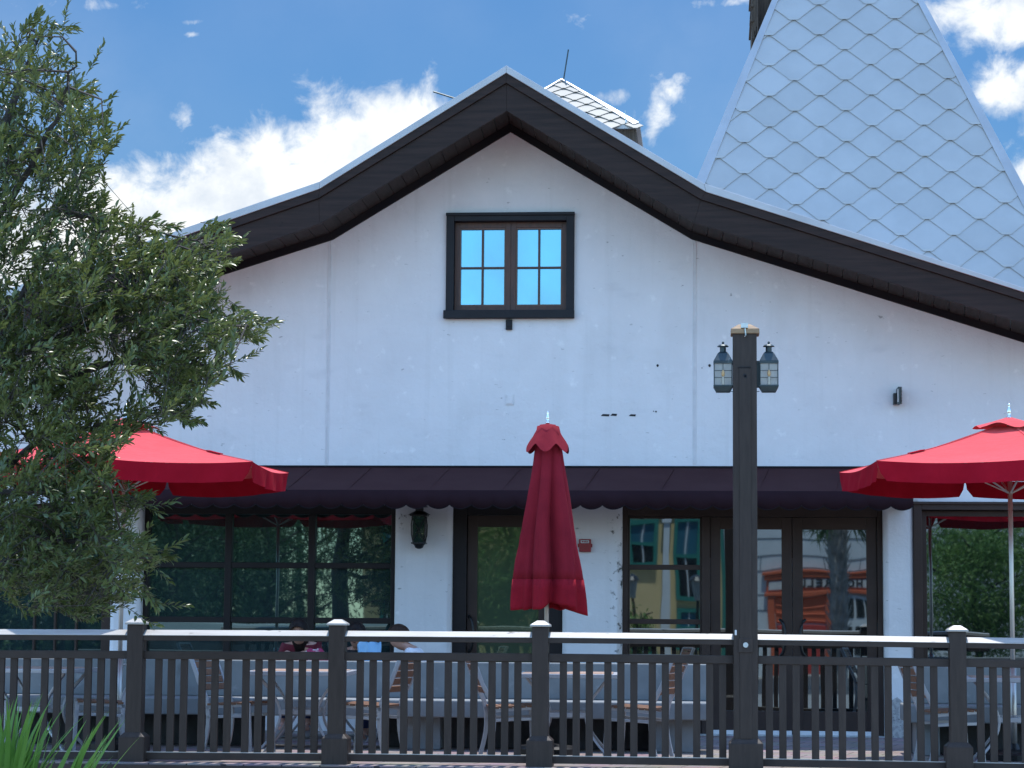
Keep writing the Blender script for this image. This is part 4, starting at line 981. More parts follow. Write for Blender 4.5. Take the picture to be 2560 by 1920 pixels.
# ------------------------------------------------------------------ people
def skin_mesh(name, verts, edges_, radii, m, parent, sub=2):
    me = bpy.data.meshes.new(name); me.from_pydata([tuple(v) for v in verts], edges_, []); 
    o = bpy.data.objects.new(name+'_tmp', me); C.objects.link(o)
    o.modifiers.new('skin','SKIN'); sd = me.skin_vertices[0].data
    for i, r_ in enumerate(radii): sd[i].radius = (r_ if isinstance(r_, tuple) else (r_,r_)); sd[i].use_root = (i == 0)
    sb = o.modifiers.new('sub','SUBSURF'); sb.levels = sub; sb.render_levels = sub
    dg = bpy.context.evaluated_depsgraph_get(); me2 = bpy.data.meshes.new_from_object(o.evaluated_get(dg))
    bpy.data.objects.remove(o); me2.name = name
    me2.materials.clear(); me2.materials.append(m); me2.polygons.foreach_set('use_smooth', [True]*len(me2.polygons))
    q = bpy.data.objects.new(name, me2); C.objects.link(q)
    if parent: q.parent = parent
    return q
def person(label, loc, rz, lean, top_mat, leg_mat, hair_mat, hair, look, sleeve='long'):
    """seated figure, faces +X before rotation; origin on the ground below the hips"""
    p = thing('person', label, 'person', loc, rz)
    cl, sl_ = math.cos(lean), math.sin(lean)
    p.location.z = 0
    def sp(d, s=0, z=0): return Vector((d*sl_ + z*cl, s, .47 + d*cl - z*sl_))     # along the leaning spine
    p.location.z = loc[2] - (sp(.555,0,.045).z + .20*math.cos(lean*.5))
    V_, E_, Rd = [], [], []
    def v(pt, r_, par=None):
        V_.append(Vector(pt)); Rd.append(r_); i = len(V_)-1
        if par is not None: E_.append((par, i))
        return i
    pel = v(sp(0), .115); ab = v(sp(.18), .11, pel); ch = v(sp(.36), (.15,.105), ab); nk0 = v(sp(.49), .06, ch)
    nk1 = v(sp(.55,0,.015), .048, nk0)
    hb = sp(.555,0,.045); lx = math.cos(look); 
    hz = Vector((math.sin(lean*.5),0,math.cos(lean*.5)))
    h1 = v(hb+hz*.01, .066, nk1); h2 = v(hb+hz*.075+Vector((.012,0,0)), .083, h1); h3 = v(hb+hz*.14+Vector((.0,0,0)), .080, h2)
    v(hb+hz*.175, .045, h3)
    fx = Vector((1,0,-.25*math.sin(lean)))
    v(hb+hz*.055+fx*.100, .013, h2)
    hands = []
    for s_ in (-1,1):
        sh = v(sp(.45, s_*.155), .058, ch); el = v(sp(.22, s_*.23, .12), .042, sh)
        wr = v(Vector((sp(.22).x+.34, s_*.10, .80)), .028, el); pm = v(V_[wr]+Vector((.055,-s_*.02,.0)), (.036,.016), wr)
        for f_, L in enumerate((.058,.068,.064,.05)):
            a_ = v(V_[pm]+Vector((.035, (f_-1.5)*.018, .002)), .0095, pm); b_ = v(V_[a_]+Vector((L*.55,0,-.004)), .0085, a_); v(V_[b_]+Vector((L*.4,0,-.016)), .0075, b_)
        a_ = v(V_[pm]+Vector((.0,-s_*.035,.004)), .0105, pm); v(V_[a_]+Vector((.035,-s_*.012,-.004)), .009, a_)
        hp = v(Vector((.06,s_*.10,.46)), .095, pel); kn = v(Vector((.44,s_*.12,.47)), .062, hp); an = v(Vector((.42,s_*.12,.09)), .042, kn)
        v(Vector((.56,s_*.13,.045)), (.042,.03), an)
    skin_mesh('body', V_, E_, Rd, M['skin'], p)
    # clothing
    a, e, r_ = [], [], []
    def w_(pt, rr, par=None):
        a.append(Vector(pt)); r_.append(rr); i = len(a)-1
        if par is not None: e.append((par,i))
        return i
    q0 = w_(sp(-.02), .135); q1 = w_(sp(.18), .128, q0); q2 = w_(sp(.36), (.168,.122), q1); q3 = w_(sp(.455), (.105,.078), q2)
    for s_ in (-1,1):
        sh = w_(sp(.445, s_*.16), .070, q2); 
        if sleeve == 'long': el = w_(sp(.22,s_*.235,.12), .054, sh); w_(Vector((sp(.22).x+.30, s_*.11, .80)), .042, el)
        else: w_(sp(.37,s_*.20,.03), .066, sh)
    skin_mesh('shirt', a, e, r_, top_mat, p)
    a, e, r_ = [], [], []
    q0 = w_(Vector((0,0,.47)), .135)
    for s_ in (-1,1):
        h_ = w_(Vector((.07,s_*.10,.465)), .105, q0); k_2 = w_(Vector((.44,s_*.12,.47)), .072, h_); w_(Vector((.42,s_*.12,.14)), .058, k_2)
    skin_mesh('trousers', a, e, r_, leg_mat, p)
    sh_ = MB()
    for s_ in (-1,1): sh_.frustum(.36,.62,s_*.13-.045,s_*.13+.045,.0, .37,.50,s_*.13-.04,s_*.13+.04,.10)
    sh_.build('shoe', M['greytrouser'], p, bevel=.015)
    # hair: a shell over crown and back, with length at the nape or a bun
    hs = MB(); hc_ = hb+hz*.115
    vs = []; NA, NB = 22, 12
    for j in range(NB+1):
        ph = math.pi*j/NB*.70
        for i in range(NA):
            th = 2*math.pi*i/NA; front_ = math.cos(th)
            pp = ph*(1 - .42*max(0,front_)**1.2) 
            rr = .108
            d_ = Vector((math.sin(pp)*math.cos(th)*1.10-.018, math.sin(pp)*math.sin(th)*.93, math.cos(pp)*1.02))
            vs.append(hc_ + d_*rr*(1+.02*math.sin(th*9)))
    hs.add(vs, [(j*NA+i, j*NA+(i+1)%NA, (j+1)*NA+(i+1)%NA, (j+1)*NA+i) for j in range(NB) for i in range(NA)])
    if hair == 'bun':
        hs.lathe([(.01,.0),(.04,.012),(.05,.04),(.04,.068),(.01,.08)], 0, 0, 12); 
        for i in range(len(hs.v)-60, len(hs.v)): x_,y_,z_ = hs.v[i]; hs.v[i] = (x_+hc_.x-.12, y_+hc_.y, z_+hc_.z-.06)
    if hair == 'long':
        hs.tube([hc_+Vector((-.07,0,-.02)), hc_+Vector((-.10,0,-.12)), hc_+Vector((-.10,0,-.24))], [.085,.085,.05], 12)
    hs.build('hair', hair_mat, p, smooth=True)
    ey = MB()
    for s_ in (-1,1):
        c_ = hb+hz*.092+Vector((.083,s_*.032,0)); ey.lathe([(.002,c_.z-.008),(.010,c_.z),(.002,c_.z+.008)], c_.x, c_.y, 8); ey.box(c_.x-.01,c_.x+.006,c_.y-.016,c_.y+.016,c_.z+.016,c_.z+.021)
    ey.box(hb.x+hz.x*.02+.072, hb.x+hz.x*.02+.084, -.02,.02, hb.z+hz.z*.018, hb.z+hz.z*.018+.006)
    ey.build('face_features', M['hair'], p)
    return p
YP = -1.25
def seat_for(px, py_top, Y, H): return P(px, py_top, Y)
# heights: seated head top is about .47+.60+.21
def place_person(px, top_y, Y, lean, **k):
    q = P(px, top_y, Y)
    hz_ = .47 + .60*math.cos(lean) + .2*math.cos(lean*.5)
    return q
q = P(748, 1553, YP); person('woman in a maroon V-neck top with dark hair, facing the camera behind the bench', (q.x, YP+.34, q.z), R(-90), .55, M['maroon'], M['navy'], M['hair'], 'long', 0)
q = P(888, 1561, YP); person('person with dark hair sitting behind the light blue bag', (q.x, YP+.34, q.z), R(-90), .35, M['frame_blue'], M['navy'], M['hair'], 'short', 0)
q = P(994, 1567, YP); person('woman in a white ruffled top leaning forward, in profile facing left', (q.x+.40, YP, q.z), R(178), .62, M['whitecloth'], M['greytrouser'], M['hair_br'], 'bun', 0, 'short')
# ruffles sit on her shoulder : part of shirt material already; table and stools behind the bench
tb = copy_tree(T0_); tb.location = (X(800,1660,-1.75), -1.75, 0); tb.rotation_euler = (0,0,0); tb['label'] = 'table behind the bench carrying the blue bag and bright cloth'
bt = copy_tree(tb); bt.location = (X(800,1660,-1.75)+.87, -1.75, 0); bt['label'] = 'table behind the bench in front of the woman in white'
def stool(px, Y, lb):
    t = thing('stool', lb, 'stool', (X(px,1700,Y), Y, 0), 0, 'stools behind the bench')
    m_ = MB(); m_.lathe([(.18,.42),(.19,.43),(.19,.45),(.17,.455)], n=20); m_.build('seat', M['slat'], t)
    for k in range(4):
        a_ = math.pi/4+k*math.pi/2; m_ = MB(); m_.tube([(.13*math.cos(a_),.13*math.sin(a_),.42),(.19*math.cos(a_),.19*math.sin(a_),0)], .013, 8); m_.build('leg', M['alu'], t)
stool(748, YP+.28, 'stool under the woman in maroon'); stool(888, YP+.32, 'stool under the dark-haired person'); 
q = P(994,1567,YP); t_ = thing('stool', 'stool under the woman in white', 'stool', (q.x+.36, YP, 0), 0, 'stools behind the bench')
m_ = MB(); m_.lathe([(.18,.38),(.19,.39),(.19,.41),(.17,.415)], n=20); m_.build('seat', M['slat'], t_)
for k in range(4):
    a_ = math.pi/4+k*math.pi/2; m_ = MB(); m_.tube([(.13*math.cos(a_),.13*math.sin(a_),.39),(.19*math.cos(a_),.19*math.sin(a_),0)], .013, 8); m_.build('leg', M['alu'], t_)
# light blue bag standing on the table
YB = -1.62
c0 = P(924, 1620, YB); bb = MB(); rows = []; NB_ = 40
zb0 = .724; ztp = Z(924, 1602, YB)
for j in range(9):
    t = j/8
    for k in range(NB_):
        th = 2*math.pi*k/NB_; rx_, ry_ = .118*(1-.10*t), .07*(1-.35*t)
        f_ = 1+.09*math.sin(th*5+t*4)*t+.05*math.sin(th*9-t*3)
        z_ = zb0 + (ztp-zb0)*t + (.022*math.sin(th*3+1)+.018*math.cos(th*5))*t**3 - .03*t**4*math.exp(-((th-4.6)/.35)**2)
        rows.append((rx_*f_*math.cos(th), ry_*f_*math.sin(th), z_))
bb.add(rows, [(j*NB_+k, j*NB_+(k+1)%NB_, (j+1)*NB_+(k+1)%NB_, (j+1)*NB_+k) for j in range(8) for k in range(NB_)]); bb.add(rows[:NB_], [tuple(range(NB_))])
bo = bb.build('plastic_bag', M['bag'], smooth=True, fix=False); bo.location = (c0.x, YB, 0)
tag(bo, 'crumpled light blue bag standing on the table behind the bench', 'bag')
# patterned cloth bundle
c0 = P(790, 1640, -1.55); cb_ = MB(); vs = []; NX_, NY_ = 26, 12
for i in range(NX_+1):
    for j in range(NY_+1):
        u_, v_ = i/NX_, j/NY_; h_ = (math.sin(math.pi*u_)*math.sin(math.pi*v_))**.6*.15 + .012*math.sin(u_*17+v_*5)*math.sin(math.pi*u_)
        vs.append(((u_-.5)*.34, (v_-.5)*.20, .727+max(0,h_)))
cb_.add(vs, [(i*(NY_+1)+j, (i+1)*(NY_+1)+j, (i+1)*(NY_+1)+j+1, i*(NY_+1)+j+1) for i in range(NX_) for j in range(NY_)])
cb_.add([(-.17,-.1,.7265),(.17,-.1,.7265),(.17,.1,.7265),(-.17,.1,.7265)], [(0,3,2,1)])
o_ = cb_.build('cloth_bundle', M['cloth_pat'], smooth=True, fix=False); o_.location = (c0.x, -1.62, 0)
tag(o_, 'magenta and green patterned cloth bundle on the table beside the woman in maroon', 'cloth')

# ------------------------------------------------------------------ vegetation
def leaf_mesh(name, base, dirs, ups, L, Wd, m, parent, cup=.25, droop=.0):
    """many small folded leaves as one mesh; arrays of shape (n,3)"""
    base = np.asarray(base, float); d = np.asarray(dirs, float); n_ = len(base)
    d /= np.linalg.norm(d, axis=1, keepdims=True); u_ = np.asarray(ups, float)
    s_ = np.cross(d, u_); s_ /= (np.linalg.norm(s_, axis=1, keepdims=True)+1e-9); nn = np.cross(s_, d)
    L = np.asarray(L)[:,None]; Wd = np.asarray(Wd)[:,None]
    p0 = base; p1 = base + d*L*.35 + nn*L*.03; p2 = base + d*L*.72 + nn*L*.01; p3 = base + d*L - nn*L*(.06+droop)
    a1, b1 = p1 + s_*Wd*.5 + nn*Wd*cup, p1 - s_*Wd*.5 + nn*Wd*cup
    a2, b2 = p2 + s_*Wd*.42 + nn*Wd*cup*.8, p2 - s_*Wd*.42 + nn*Wd*cup*.8
    vs = np.stack([p0,p1,p2,p3,a1,b1,a2,b2], axis=1).reshape(-1,3)
    tmpl = np.array([[0,4,1,-1],[0,1,5,-1],[1,4,6,2],[5,1,2,7],[2,6,3,-1],[7,2,3,-1]])
    loops, starts, tot = [], [], []
    me = bpy.data.meshes.new(name)
    o = np.arange(n_)*8
    tri = np.concatenate([o[:,None]+t for t in ([0,4,1],[0,1,5],[2,6,3],[7,2,3],[1,4,6],[1,6,2],[5,1,2],[5,2,7])])
    me.vertices.add(len(vs)); me.vertices.foreach_set('co', vs.ravel())
    me.loops.add(tri.size); me.loops.foreach_set('vertex_index', tri.ravel().astype(np.int32))
    me.polygons.add(len(tri)); me.polygons.foreach_set('loop_start', np.arange(len(tri))*3); me.polygons.foreach_set('loop_total', np.full(len(tri),3))
    me.update(calc_edges=True); me.polygons.foreach_set('use_smooth', [True]*len(tri)); me.materials.append(m)
    ob = bpy.data.objects.new(name, me); C.objects.link(ob); ob.parent = parent; return ob
def inside(poly, x, y):
    c = False; j = len(poly)-1
    for i in range(len(poly)):
        xi, yi = poly[i]; xj, yj = poly[j]
        if (yi > y) != (yj > y) and x < (xj-xi)*(y-yi)/(yj-yi)+xi: c = not c
        j = i
    return c
YO = -8.6                                    # the oak stands in the bed in front of the fence
SC = F/ (YO-CAM.y)                            # px per metre there
oak = thing('oak_tree', 'bushy live oak with small leathery leaves overhanging the left of the patio', 'tree', (X(-210,1700,YO), YO, -.45))
ox, oy, oz = oak.location
crown = [(-260,60),(-120,-20),(40,70),(95,30),(130,55),(190,72),(160,120),(215,180),(240,232),(215,262),(268,285),(296,350),(255,385),(270,430),(245,490),(310,500),(372,560),(440,575),
         (480,600),(560,560),(604,600),(572,655),(590,690),(545,720),(570,770),(680,812),(645,852),(575,870),(596,940),(520,965),(528,1008),(470,1020),(497,1056),(416,1075),(425,1090),(330,1080),(310,1130),(272,1165),
         (290,1195),(372,1240),(382,1278),(330,1300),(432,1392),(345,1440),(393,1512),(300,1520),(285,1545),(200,1555),(120,1530),(60,1545),(0,1500),(-200,1480)]
holes = [(225,905,60,55),(30,1150,50,40),(320,1010,45,26),(150,610,60,30),(300,980,60,40),(30,690,40,24),(240,1050,30,40)]
limbs_px = [[(-210,1300),(-120,900),(-60,600),(0,350),(60,180),(100,90)],[(-120,900),(40,760),(160,520),(230,380)],[(-60,600),(80,420),(150,260),(190,130)],
            [(-160,1050),(60,880),(260,760),(420,660),(540,610)],[(60,880),(260,800),(450,790),(620,815)],[(-160,1050),(100,960),(300,900),(470,900),(560,930)],
            [(-200,1250),(30,1150),(20,1170),(120,1080),(280,1060),(400,1060)],[(-200,1250),(60,1230),(200,1230),(330,1270)],[(-205,1300),(80,1340),(220,1360),(380,1395)],[(60,1330),(160,1430),(300,1490)],
            [(160,520),(230,540),(330,560),(430,590)],[(260,760),(330,690),(400,640)]]
lim3 = []; lp_pts = []
trunk = MB(); tr_pts = [Vector((ox,oy,-.5)), Vector((ox+.05,oy,.6))] + [P(a,b,YO) for a,b in ((-205,1300),(-170,1050),(-120,900),(-60,600),(0,350),(60,180),(100,90))]
trunk.tube(tr_pts, [.15,.13,.11,.085,.07,.05,.035,.02,.008], 10)
tro = trunk.build('trunk', M['bark'], oak, smooth=True); tro.matrix_parent_inverse = Matrix.Translation(-oak.location)
br_ = MB()
for k, lp in enumerate(limbs_px[1:]):
    yo = YO + rng.normal(0,.3); pts = []
    for i, (a,b) in enumerate(lp):
        pts.append(P(a, b, YO + (yo-YO)*i/(len(lp)-1)))
    # smooth subdivide
    sp_ = []
    for i in range(len(pts)-1):
        for t in np.linspace(0,1,6)[:-1]: sp_.append(pts[i].lerp(pts[i+1], t) + Vector(rng.normal(0,.012,3)))
    sp_.append(pts[-1]); br_.tube(sp_, list(np.linspace(.032,.006,len(sp_))), 6); lp_pts += [np.array(q) for q in sp_[3:]]
for q0, q1 in zip(tr_pts[3:-1], tr_pts[4:]):
    for t in np.linspace(0,1,6): lp_pts.append(np.array(q0.lerp(q1,t)))
LP_ = np.array(lp_pts)
tw_b, tw_d = [], []
leafB, leafD, leafU, leafL, leafW = [], [], [], [], []
twigs = MB(); nodes = []
def add_twig(pb, dvec, L_, nl):
    d = dvec/np.linalg.norm(dvec); perp = np.cross(d, rng.normal(0,1,3)); perp /= np.linalg.norm(perp); perp2 = np.cross(d, perp)
    for i in range(nl):
        t = .12+.88*i/(nl-1); a_ = i*2.4+rng.uniform(-.4,.4); spread = 1.0 - .55*t
        ld = d*(.75+.35*t) + (perp*math.cos(a_)+perp2*math.sin(a_))*spread + np.array([0,0,.15]) + rng.normal(0,.12,3)
        leafB.append(pb + d*L_*t + np.array([0,0,-.015*math.sin(t*3)])); leafD.append(ld); leafU.append(np.array([0,0,1.0])+rng.normal(0,.45,3))
        ll = rng.uniform(.040,.074); leafL.append(ll); leafW.append(ll*rng.uniform(.27,.38))
    twigs.tube([Vector(pb), Vector(pb+d*L_)], [.0030,.0012], 3, False)
cnt = 0; tries = 0
node_pts = []
while cnt < 2650 and tries < 40000:
    tries += 1
    px_, py_ = rng.uniform(-200, 690), rng.uniform(-10, 1560)
    if not inside(crown, px_, py_): continue
    if any(((px_-a)/rx)**2+((py_-b)/ry)**2 < 1 for a,b,rx,ry in holes): continue
    dens_ = .40 if py_ < 330 else (.54 if py_ < 620 else (1.0 if px_ < 480 else .7))
    if px_ < -40: dens_ *= .25
    # clumping
    cl_ = math.sin(px_*.045+1.3)*math.sin(py_*.05+.4) + .6*math.sin(px_*.021-py_*.027)
    dens_ *= (.50 + .75*max(0, .55+cl_*.7))
    if rng.random() > dens_: continue
    ang = rng.normal(R(28), R(38)) if px_ > 60 else rng.normal(R(60), R(50))
    if py_ > 1250: ang -= R(18)
    if py_ < 500: ang += R(18)
    Lp = rng.uniform(50, 100)
    tx, ty = px_+Lp*math.cos(ang), py_-Lp*math.sin(ang)
    if not inside(crown, tx, ty) and rng.random() > .06: continue
    Yd = YO + rng.normal(0,.55) 
    b3 = np.array(P(px_, py_, Yd)); t3 = np.array(P(tx, ty, Yd + rng.normal(0,.09)))
    add_twig(b3, t3-b3, np.linalg.norm(t3-b3), int(rng.integers(12,20))); node_pts.append(b3); cnt += 1
# sprays that carry the outline
for (a,b,c_,d_) in ((600,790,683,806),(570,760,640,790),(520,620,606,598),(500,570,567,553),(545,660,590,655),(540,900,598,936),(470,985,528,1006),(440,1035,497,1056),(370,1385,434,1390),(330,1240,374,1236),(350,1460,392,1512),(120,70,190,66),(60,90,95,30),(180,240,238,226),(220,300,268,282),(250,380,294,348),(380,560,450,568),(590,830,648,846),(330,580,384,545),(240,520,262,488),(300,1080,345,1062)):
    for r_ in range(3):
        j = rng.normal(0,9,4); Yd = YO+rng.normal(0,.3); b3 = np.array(P(a+j[0],b+j[1],Yd)); t3 = np.array(P(c_+j[2]*.5,d_+j[3]*.5,Yd)); add_twig(b3, t3-b3, np.linalg.norm(t3-b3), 17); node_pts.append(b3)
# thin branchlets from clusters of twigs to the nearest limb
NP = np.array(node_pts); pick = NP[rng.choice(len(NP), 260, replace=False)]
for p_ in pick:
    d2 = ((LP_-p_)**2).sum(1); t_ = LP_[d2.argmin()]; mid_ = (p_+t_)/2 + rng.normal(0,.05,3) + np.array([0,0,.05])
    twigs.tube([Vector(t_), Vector(mid_), Vector(p_)], [.009,.006,.003], 4, False)
for p_ in NP[::2]:
    d2 = ((pick-p_)**2).sum(1); t_ = pick[d2.argmin()]
    if 1e-4 < d2.min() < .25: twigs.tube([Vector(t_), Vector(p_)], [.003,.002], 3, False)
bo_ = br_.build('limb', M['bark'], oak, smooth=True); bo_.matrix_parent_inverse = Matrix.Translation(-oak.location)
to_ = twigs.build('twig', M['bark'], oak, fix=False); to_['kind'] = 'stuff'; to_.matrix_parent_inverse = Matrix.Translation(-oak.location)
cr_ = leaf_mesh('crown', leafB, leafD, leafU, leafL, leafW, M['leaf'], oak); cr_.matrix_parent_inverse = Matrix.Translation(-oak.location)
# brown dead leaf pair hanging in the crown
# strap-leaved plants in the bed
def strap_plant(label, px, py, Y, nb, L0, spread, lean):
    c_ = P(px, py, Y); g = MB()
    p = thing('strap_leaf_plant', label, 'plant', (c_.x, Y, -.45), 0, 'strap-leaved plants in the front bed')
    for i in range(nb):
        a_ = rng.uniform(0, 2*math.pi); L_ = L0*rng.uniform(.65,1.05); sp_ = spread*rng.uniform(.2,1)
        bx, by = rng.normal(0,.06), rng.normal(0,.06); w_ = rng.uniform(.013,.022); vs = []; NSg = 9
        dx, dy_ = math.cos(a_)*sp_+lean, math.sin(a_)*sp_
        sd = Vector((-math.sin(a_+rng.normal(0,.6)), math.cos(a_), 0)).normalized()
        for j in range(NSg+1):
            t = j/NSg; x_ = bx + dx*L_*t**1.6; y_ = by + dy_*L_*t**1.6; z_ = L_*(t - .32*sp_*t**2.4)
            ww = w_*(1-t**3)*(.7+.6*min(1,t*3))
            vs += [Vector((x_,y_,z_))-sd*ww, Vector((x_,y_,z_-ww*.35)), Vector((x_,y_,z_))+sd*ww]
        g.add(vs, [(j*3+k, j*3+k+1, j*3+k+4, j*3+k+3) for j in range(NSg) for k in (0,1)])
    g.build('leaves', M['grass'], p, smooth=True, fix=False)
    return p
strap_plant('clump of bright green strap leaves at the bottom left corner', 10, 1930, -9.0, 100, 1.18, .42, .04)
strap_plant('thinner spray of strap leaves leaning right in front of the first fence post', 120, 1960, -9.0, 26, 1.02, .30, .34)

# ------------------------------------------------------------------ across the street (seen reflected in the glass)
def loose_tree(label, x, y, h, r_, nl, m, base=.25, grp='street trees across the way', leaf=(.09,.17)):
    t = thing('street_tree', label, 'tree', (x,y,-.45), 0, grp)
    k = MB(); k.tube([(0,0,0),(.05,.03,h*.35),(.0,.06,h*.62),(.06,0,h*.9)], [.13,.10,.06,.02], 8)
    for i in range(9):
        a_ = i*2.4; z_ = h*(.3+.06*i); k.tube([(0,0,z_),(math.cos(a_)*r_*.4,math.sin(a_)*r_*.4,z_+h*.10),(math.cos(a_)*r_*.8,math.sin(a_)*r_*.8,z_+h*.13)], [.045,.03,.012], 5)
    k.build('trunk', M['bark'], t, smooth=True)
    cl = rng.normal(0,1,(40,3)); cl /= np.linalg.norm(cl,axis=1,keepdims=True); cl *= rng.uniform(.45,1,(40,1))
    idx = rng.integers(0,40,nl); pts = cl[idx]*np.array([r_*.8,r_*.8,h*(1-base)*.42]) + rng.normal(0,1,(nl,3))*np.array([r_*.2,r_*.2,h*.07]) + np.array([0,0,h*(base+(1-base)*.5)])
    d = rng.normal(0,1,(nl,3))+np.array([0,0,-.2]); L_ = rng.uniform(leaf[0],leaf[1],nl)
    leaf_mesh('crown', pts, d, rng.normal(0,1,(nl,3))+np.array([0,0,1]), L_, L_*.3, m, t)
    return t
def mp(px, py, d): return mirror_pt(px, py, d)
for (px, d, h, rr, nl, m, lb) in ((540,40,8.5,3.2,7000,'leaf_dk','big dark tree behind, reflected in the left bays of the shop window'),(740,41,8.0,2.4,6000,'leaf_dk','big dark tree behind, reflected in the right bays of the shop window'),(250,41,8.5,3.4,6000,'leaf_dk','big dark tree behind, reflected beyond the white pillar'),
        (660,29,5.2,2.0,4200,'leaf_dk','dark leafy tree reflected in the wide shop window'),(770,33,5.6,2.1,4200,'leaf_dk','dark leafy tree reflected at the right end of the wide shop window'),(430,33,5.4,2.0,4200,'leaf_dk','dark leafy tree reflected in the first bay of the wide shop window'),
        (140,33,5.5,2.3,2200,'leaf_dk','dark tree reflected in the window behind the oak'),
        (1270,34,5.2,2.0,14000,'leaf_lt','feathery light green tree reflected in the single glass door'),(2440,36,4.7,2.7,20000,'leaf_lt','feathery green tree reflected in the right hand window'),
        (1590,36,2.0,.6,900,'leaf_lt','small shrub reflected in the sidelight')):
    q = mp(px,1500,d); loose_tree(lb, q.x, q.y, h, rr, nl, M[m], .08)
q = mp(430,1500,45); hg = thing('tall_hedge', 'tall dark hedge behind the street trees, reflected low in the wide shop window', 'hedge', (q.x, q.y, -.45))
nl_ = 15000; pts = np.stack([rng.uniform(-10,3.2,nl_), rng.uniform(-1.2,1.2,nl_), rng.uniform(0,1,nl_)**.8*5.2+.25*np.sin(np.arange(nl_))], axis=1)
leaf_mesh('foliage', pts, rng.normal(0,1,(nl_,3)), rng.normal(0,1,(nl_,3)), rng.uniform(.25,.45,nl_), rng.uniform(.14,.24,nl_), M['leaf_dk'], hg)
hs_ = MB()
for i in range(8): hs_.tube([(-8.5+i*1.5,0,0),(-8.4+i*1.5,.1,2),(-8.6+i*1.5,0,4)], [.09,.07,.03], 6)
hs_.build('stems', M['bark'], hg)['kind'] = 'stuff'
lw0, lw1 = mp(330,1570,26).x, mp(1000,1570,26).x; lw = thing('stand_in_wall', 'stand-in low wall added for the pale band reflected along the bottom of the wide shop window', 'wall', ((lw0+lw1)/2, -26, -.45))
hw_ = abs(lw1-lw0)/2; zt_w, zb_w = mp(660,1553,26).z+.45, mp(660,1584,26).z+.45  # made-up wall, added only to give the glass a pale reflected band
mb = MB(); mb.box(-hw_,hw_,-.3,0,0,zb_w); mb.build('wall_base', M['bench_base'], lw)
mb = MB(); mb.box(-hw_-.03,hw_+.03,-.36,.06,zb_w+.001,zt_w); mb.build('coping', M['palestone'], lw, bevel=.03)
# yellow building with teal windows
DB = 46
def front_rect(x0,y0,x1,y1,d):            # reflected rectangle -> x range, z range on plane Y=-d
    a,b,c,e = mp(x0,y0,d), mp(x1,y0,d), mp(x0,y1,d), mp(x1,y1,d)
    return (a.x+c.x)/2, (b.x+e.x)/2, (c.z+e.z)/2, (a.z+b.z)/2
yb_ = thing('yellow_building', 'yellow building with teal windows reflected in the sidelight', 'building')
x0 = mp(900,1500,DB).x; x1 = mp(1870,1500,DB).x
mb = MB(); mb.box(x0,x1,-DB-8,-DB,-.45,5.2); mb.build('wall', M['yellow'], yb_)
mb = MB(); mb.box(x0-.1,x1+.1,-DB-8.1,-DB+.3,5.2,5.5); mb.build('cornice', M['palestone'], yb_)
for (a,b,c,d_) in ((1568,1290,1640,1425),(1690,1290,1757,1500),(1690,1520,1757,1620),(1568,1570,1640,1640),(945,1260,990,1640),(1800,1230,1828,1640)):
    r_ = front_rect(a,b,c,d_,DB); fr = frame_rect(MB(), r_[0],r_[1],r_[2],r_[3], .13, -DB, -DB+.12, .13,.13); zm = r_[2]+(r_[3]-r_[2])*.5; fr.box(r_[0]+.13,r_[1]-.13,-DB,-DB+.1,zm-.06,zm+.06)
    Wn = fr.build('window', M['teal'], yb_)
    g = MB(); g.box(r_[0]+.13,r_[1]-.13,-DB,-DB+.03,r_[2]+.13,zm-.06); g.build('pane', M['dkglass'], Wn)
    g = MB(); g.box(r_[0]+.13,r_[1]-.13,-DB,-DB+.04,zm+.06,r_[3]-.13); g.build('shade_panel', M['tealglass'], Wn)
    xm_ = (r_[0]+r_[1])/2; g = MB(); g.box(xm_-.02,xm_+.02,-DB+.04,-DB+.07,r_[2]+.13,r_[3]-.13); g.build('muntin', M['palestone'], Wn)
r_ = front_rect(1655,1300,1675,1700,DB); mb = MB(); mb.box(r_[0],r_[1],-DB,-DB+.25,-.45,r_[3]); mb.box(r_[0]-.06,r_[1]+.06,-DB,-DB+.3,r_[3],r_[3]+.25); mb.build('pilaster', M['palestone'], yb_)
# pale stone shop with orange shopfront
DS = 44
wb = thing('stone_shop', 'pale stone shop with orange front and lettered sign reflected in the doors', 'building')
x0 = mp(1875,1500,DS).x; x1 = mp(2700,1500,DS).x
mb = MB(); mb.box(x0,x1,-DS-8,-DS,-.45,6.2); mb.build('wall', M['palestone'], wb)
mb = MB()
for y in (1350,1392,1420,1484,1528,1578): z = mp(2000,y,DS).z; mb.box(x0,x1,-DS,-DS+.012,z-.014,z+.014)
for px in (1900,1960,2090,2150,2060): z = mp(px,1405,DS).z; xx = mp(px,1405,DS).x; mb.box(xx-.012,xx+.012,-DS,-DS+.010,z-.17,z+.13)
mb.build('mortar_joint', M['mortar'], wb)
def part(nm, a,b,c,d_, dep, m): r_ = front_rect(a,b,c,d_,DS); q_ = MB(); q_.box(r_[0],r_[1],-DS+.013,-DS+dep,r_[2],r_[3]); return q_.build(nm, m, wb, bevel=.02)
part('shopfront_cornice',1905,1424,2300,1432,.16,M['orange']); part('shopfront_cornice',1913,1433,2300,1446,.12,M['orange'])
part('fascia',1920,1447,2300,1490,.06,M['orange']); part('sill_cornice',1915,1480,2300,1490,.14,M['orange'])
part('shopfront_pilaster',1926,1491,1945,1760,.10,M['orange']); part('shopfront_panel',1946,1491,2070,1555,.05,M['orange']); 
for y in (1512,1530,1548): part('panel_moulding',1948,y,2066,y+4,.08,M['orange'])
part('shop_door',1948,1560,2064,1760,.16,M['red_door']); part('shopfront_pilaster',2066,1491,2076,1760,.10,M['orange'])
part('bay_window',2112,1496,2200,1760,.08,M['palestone'])
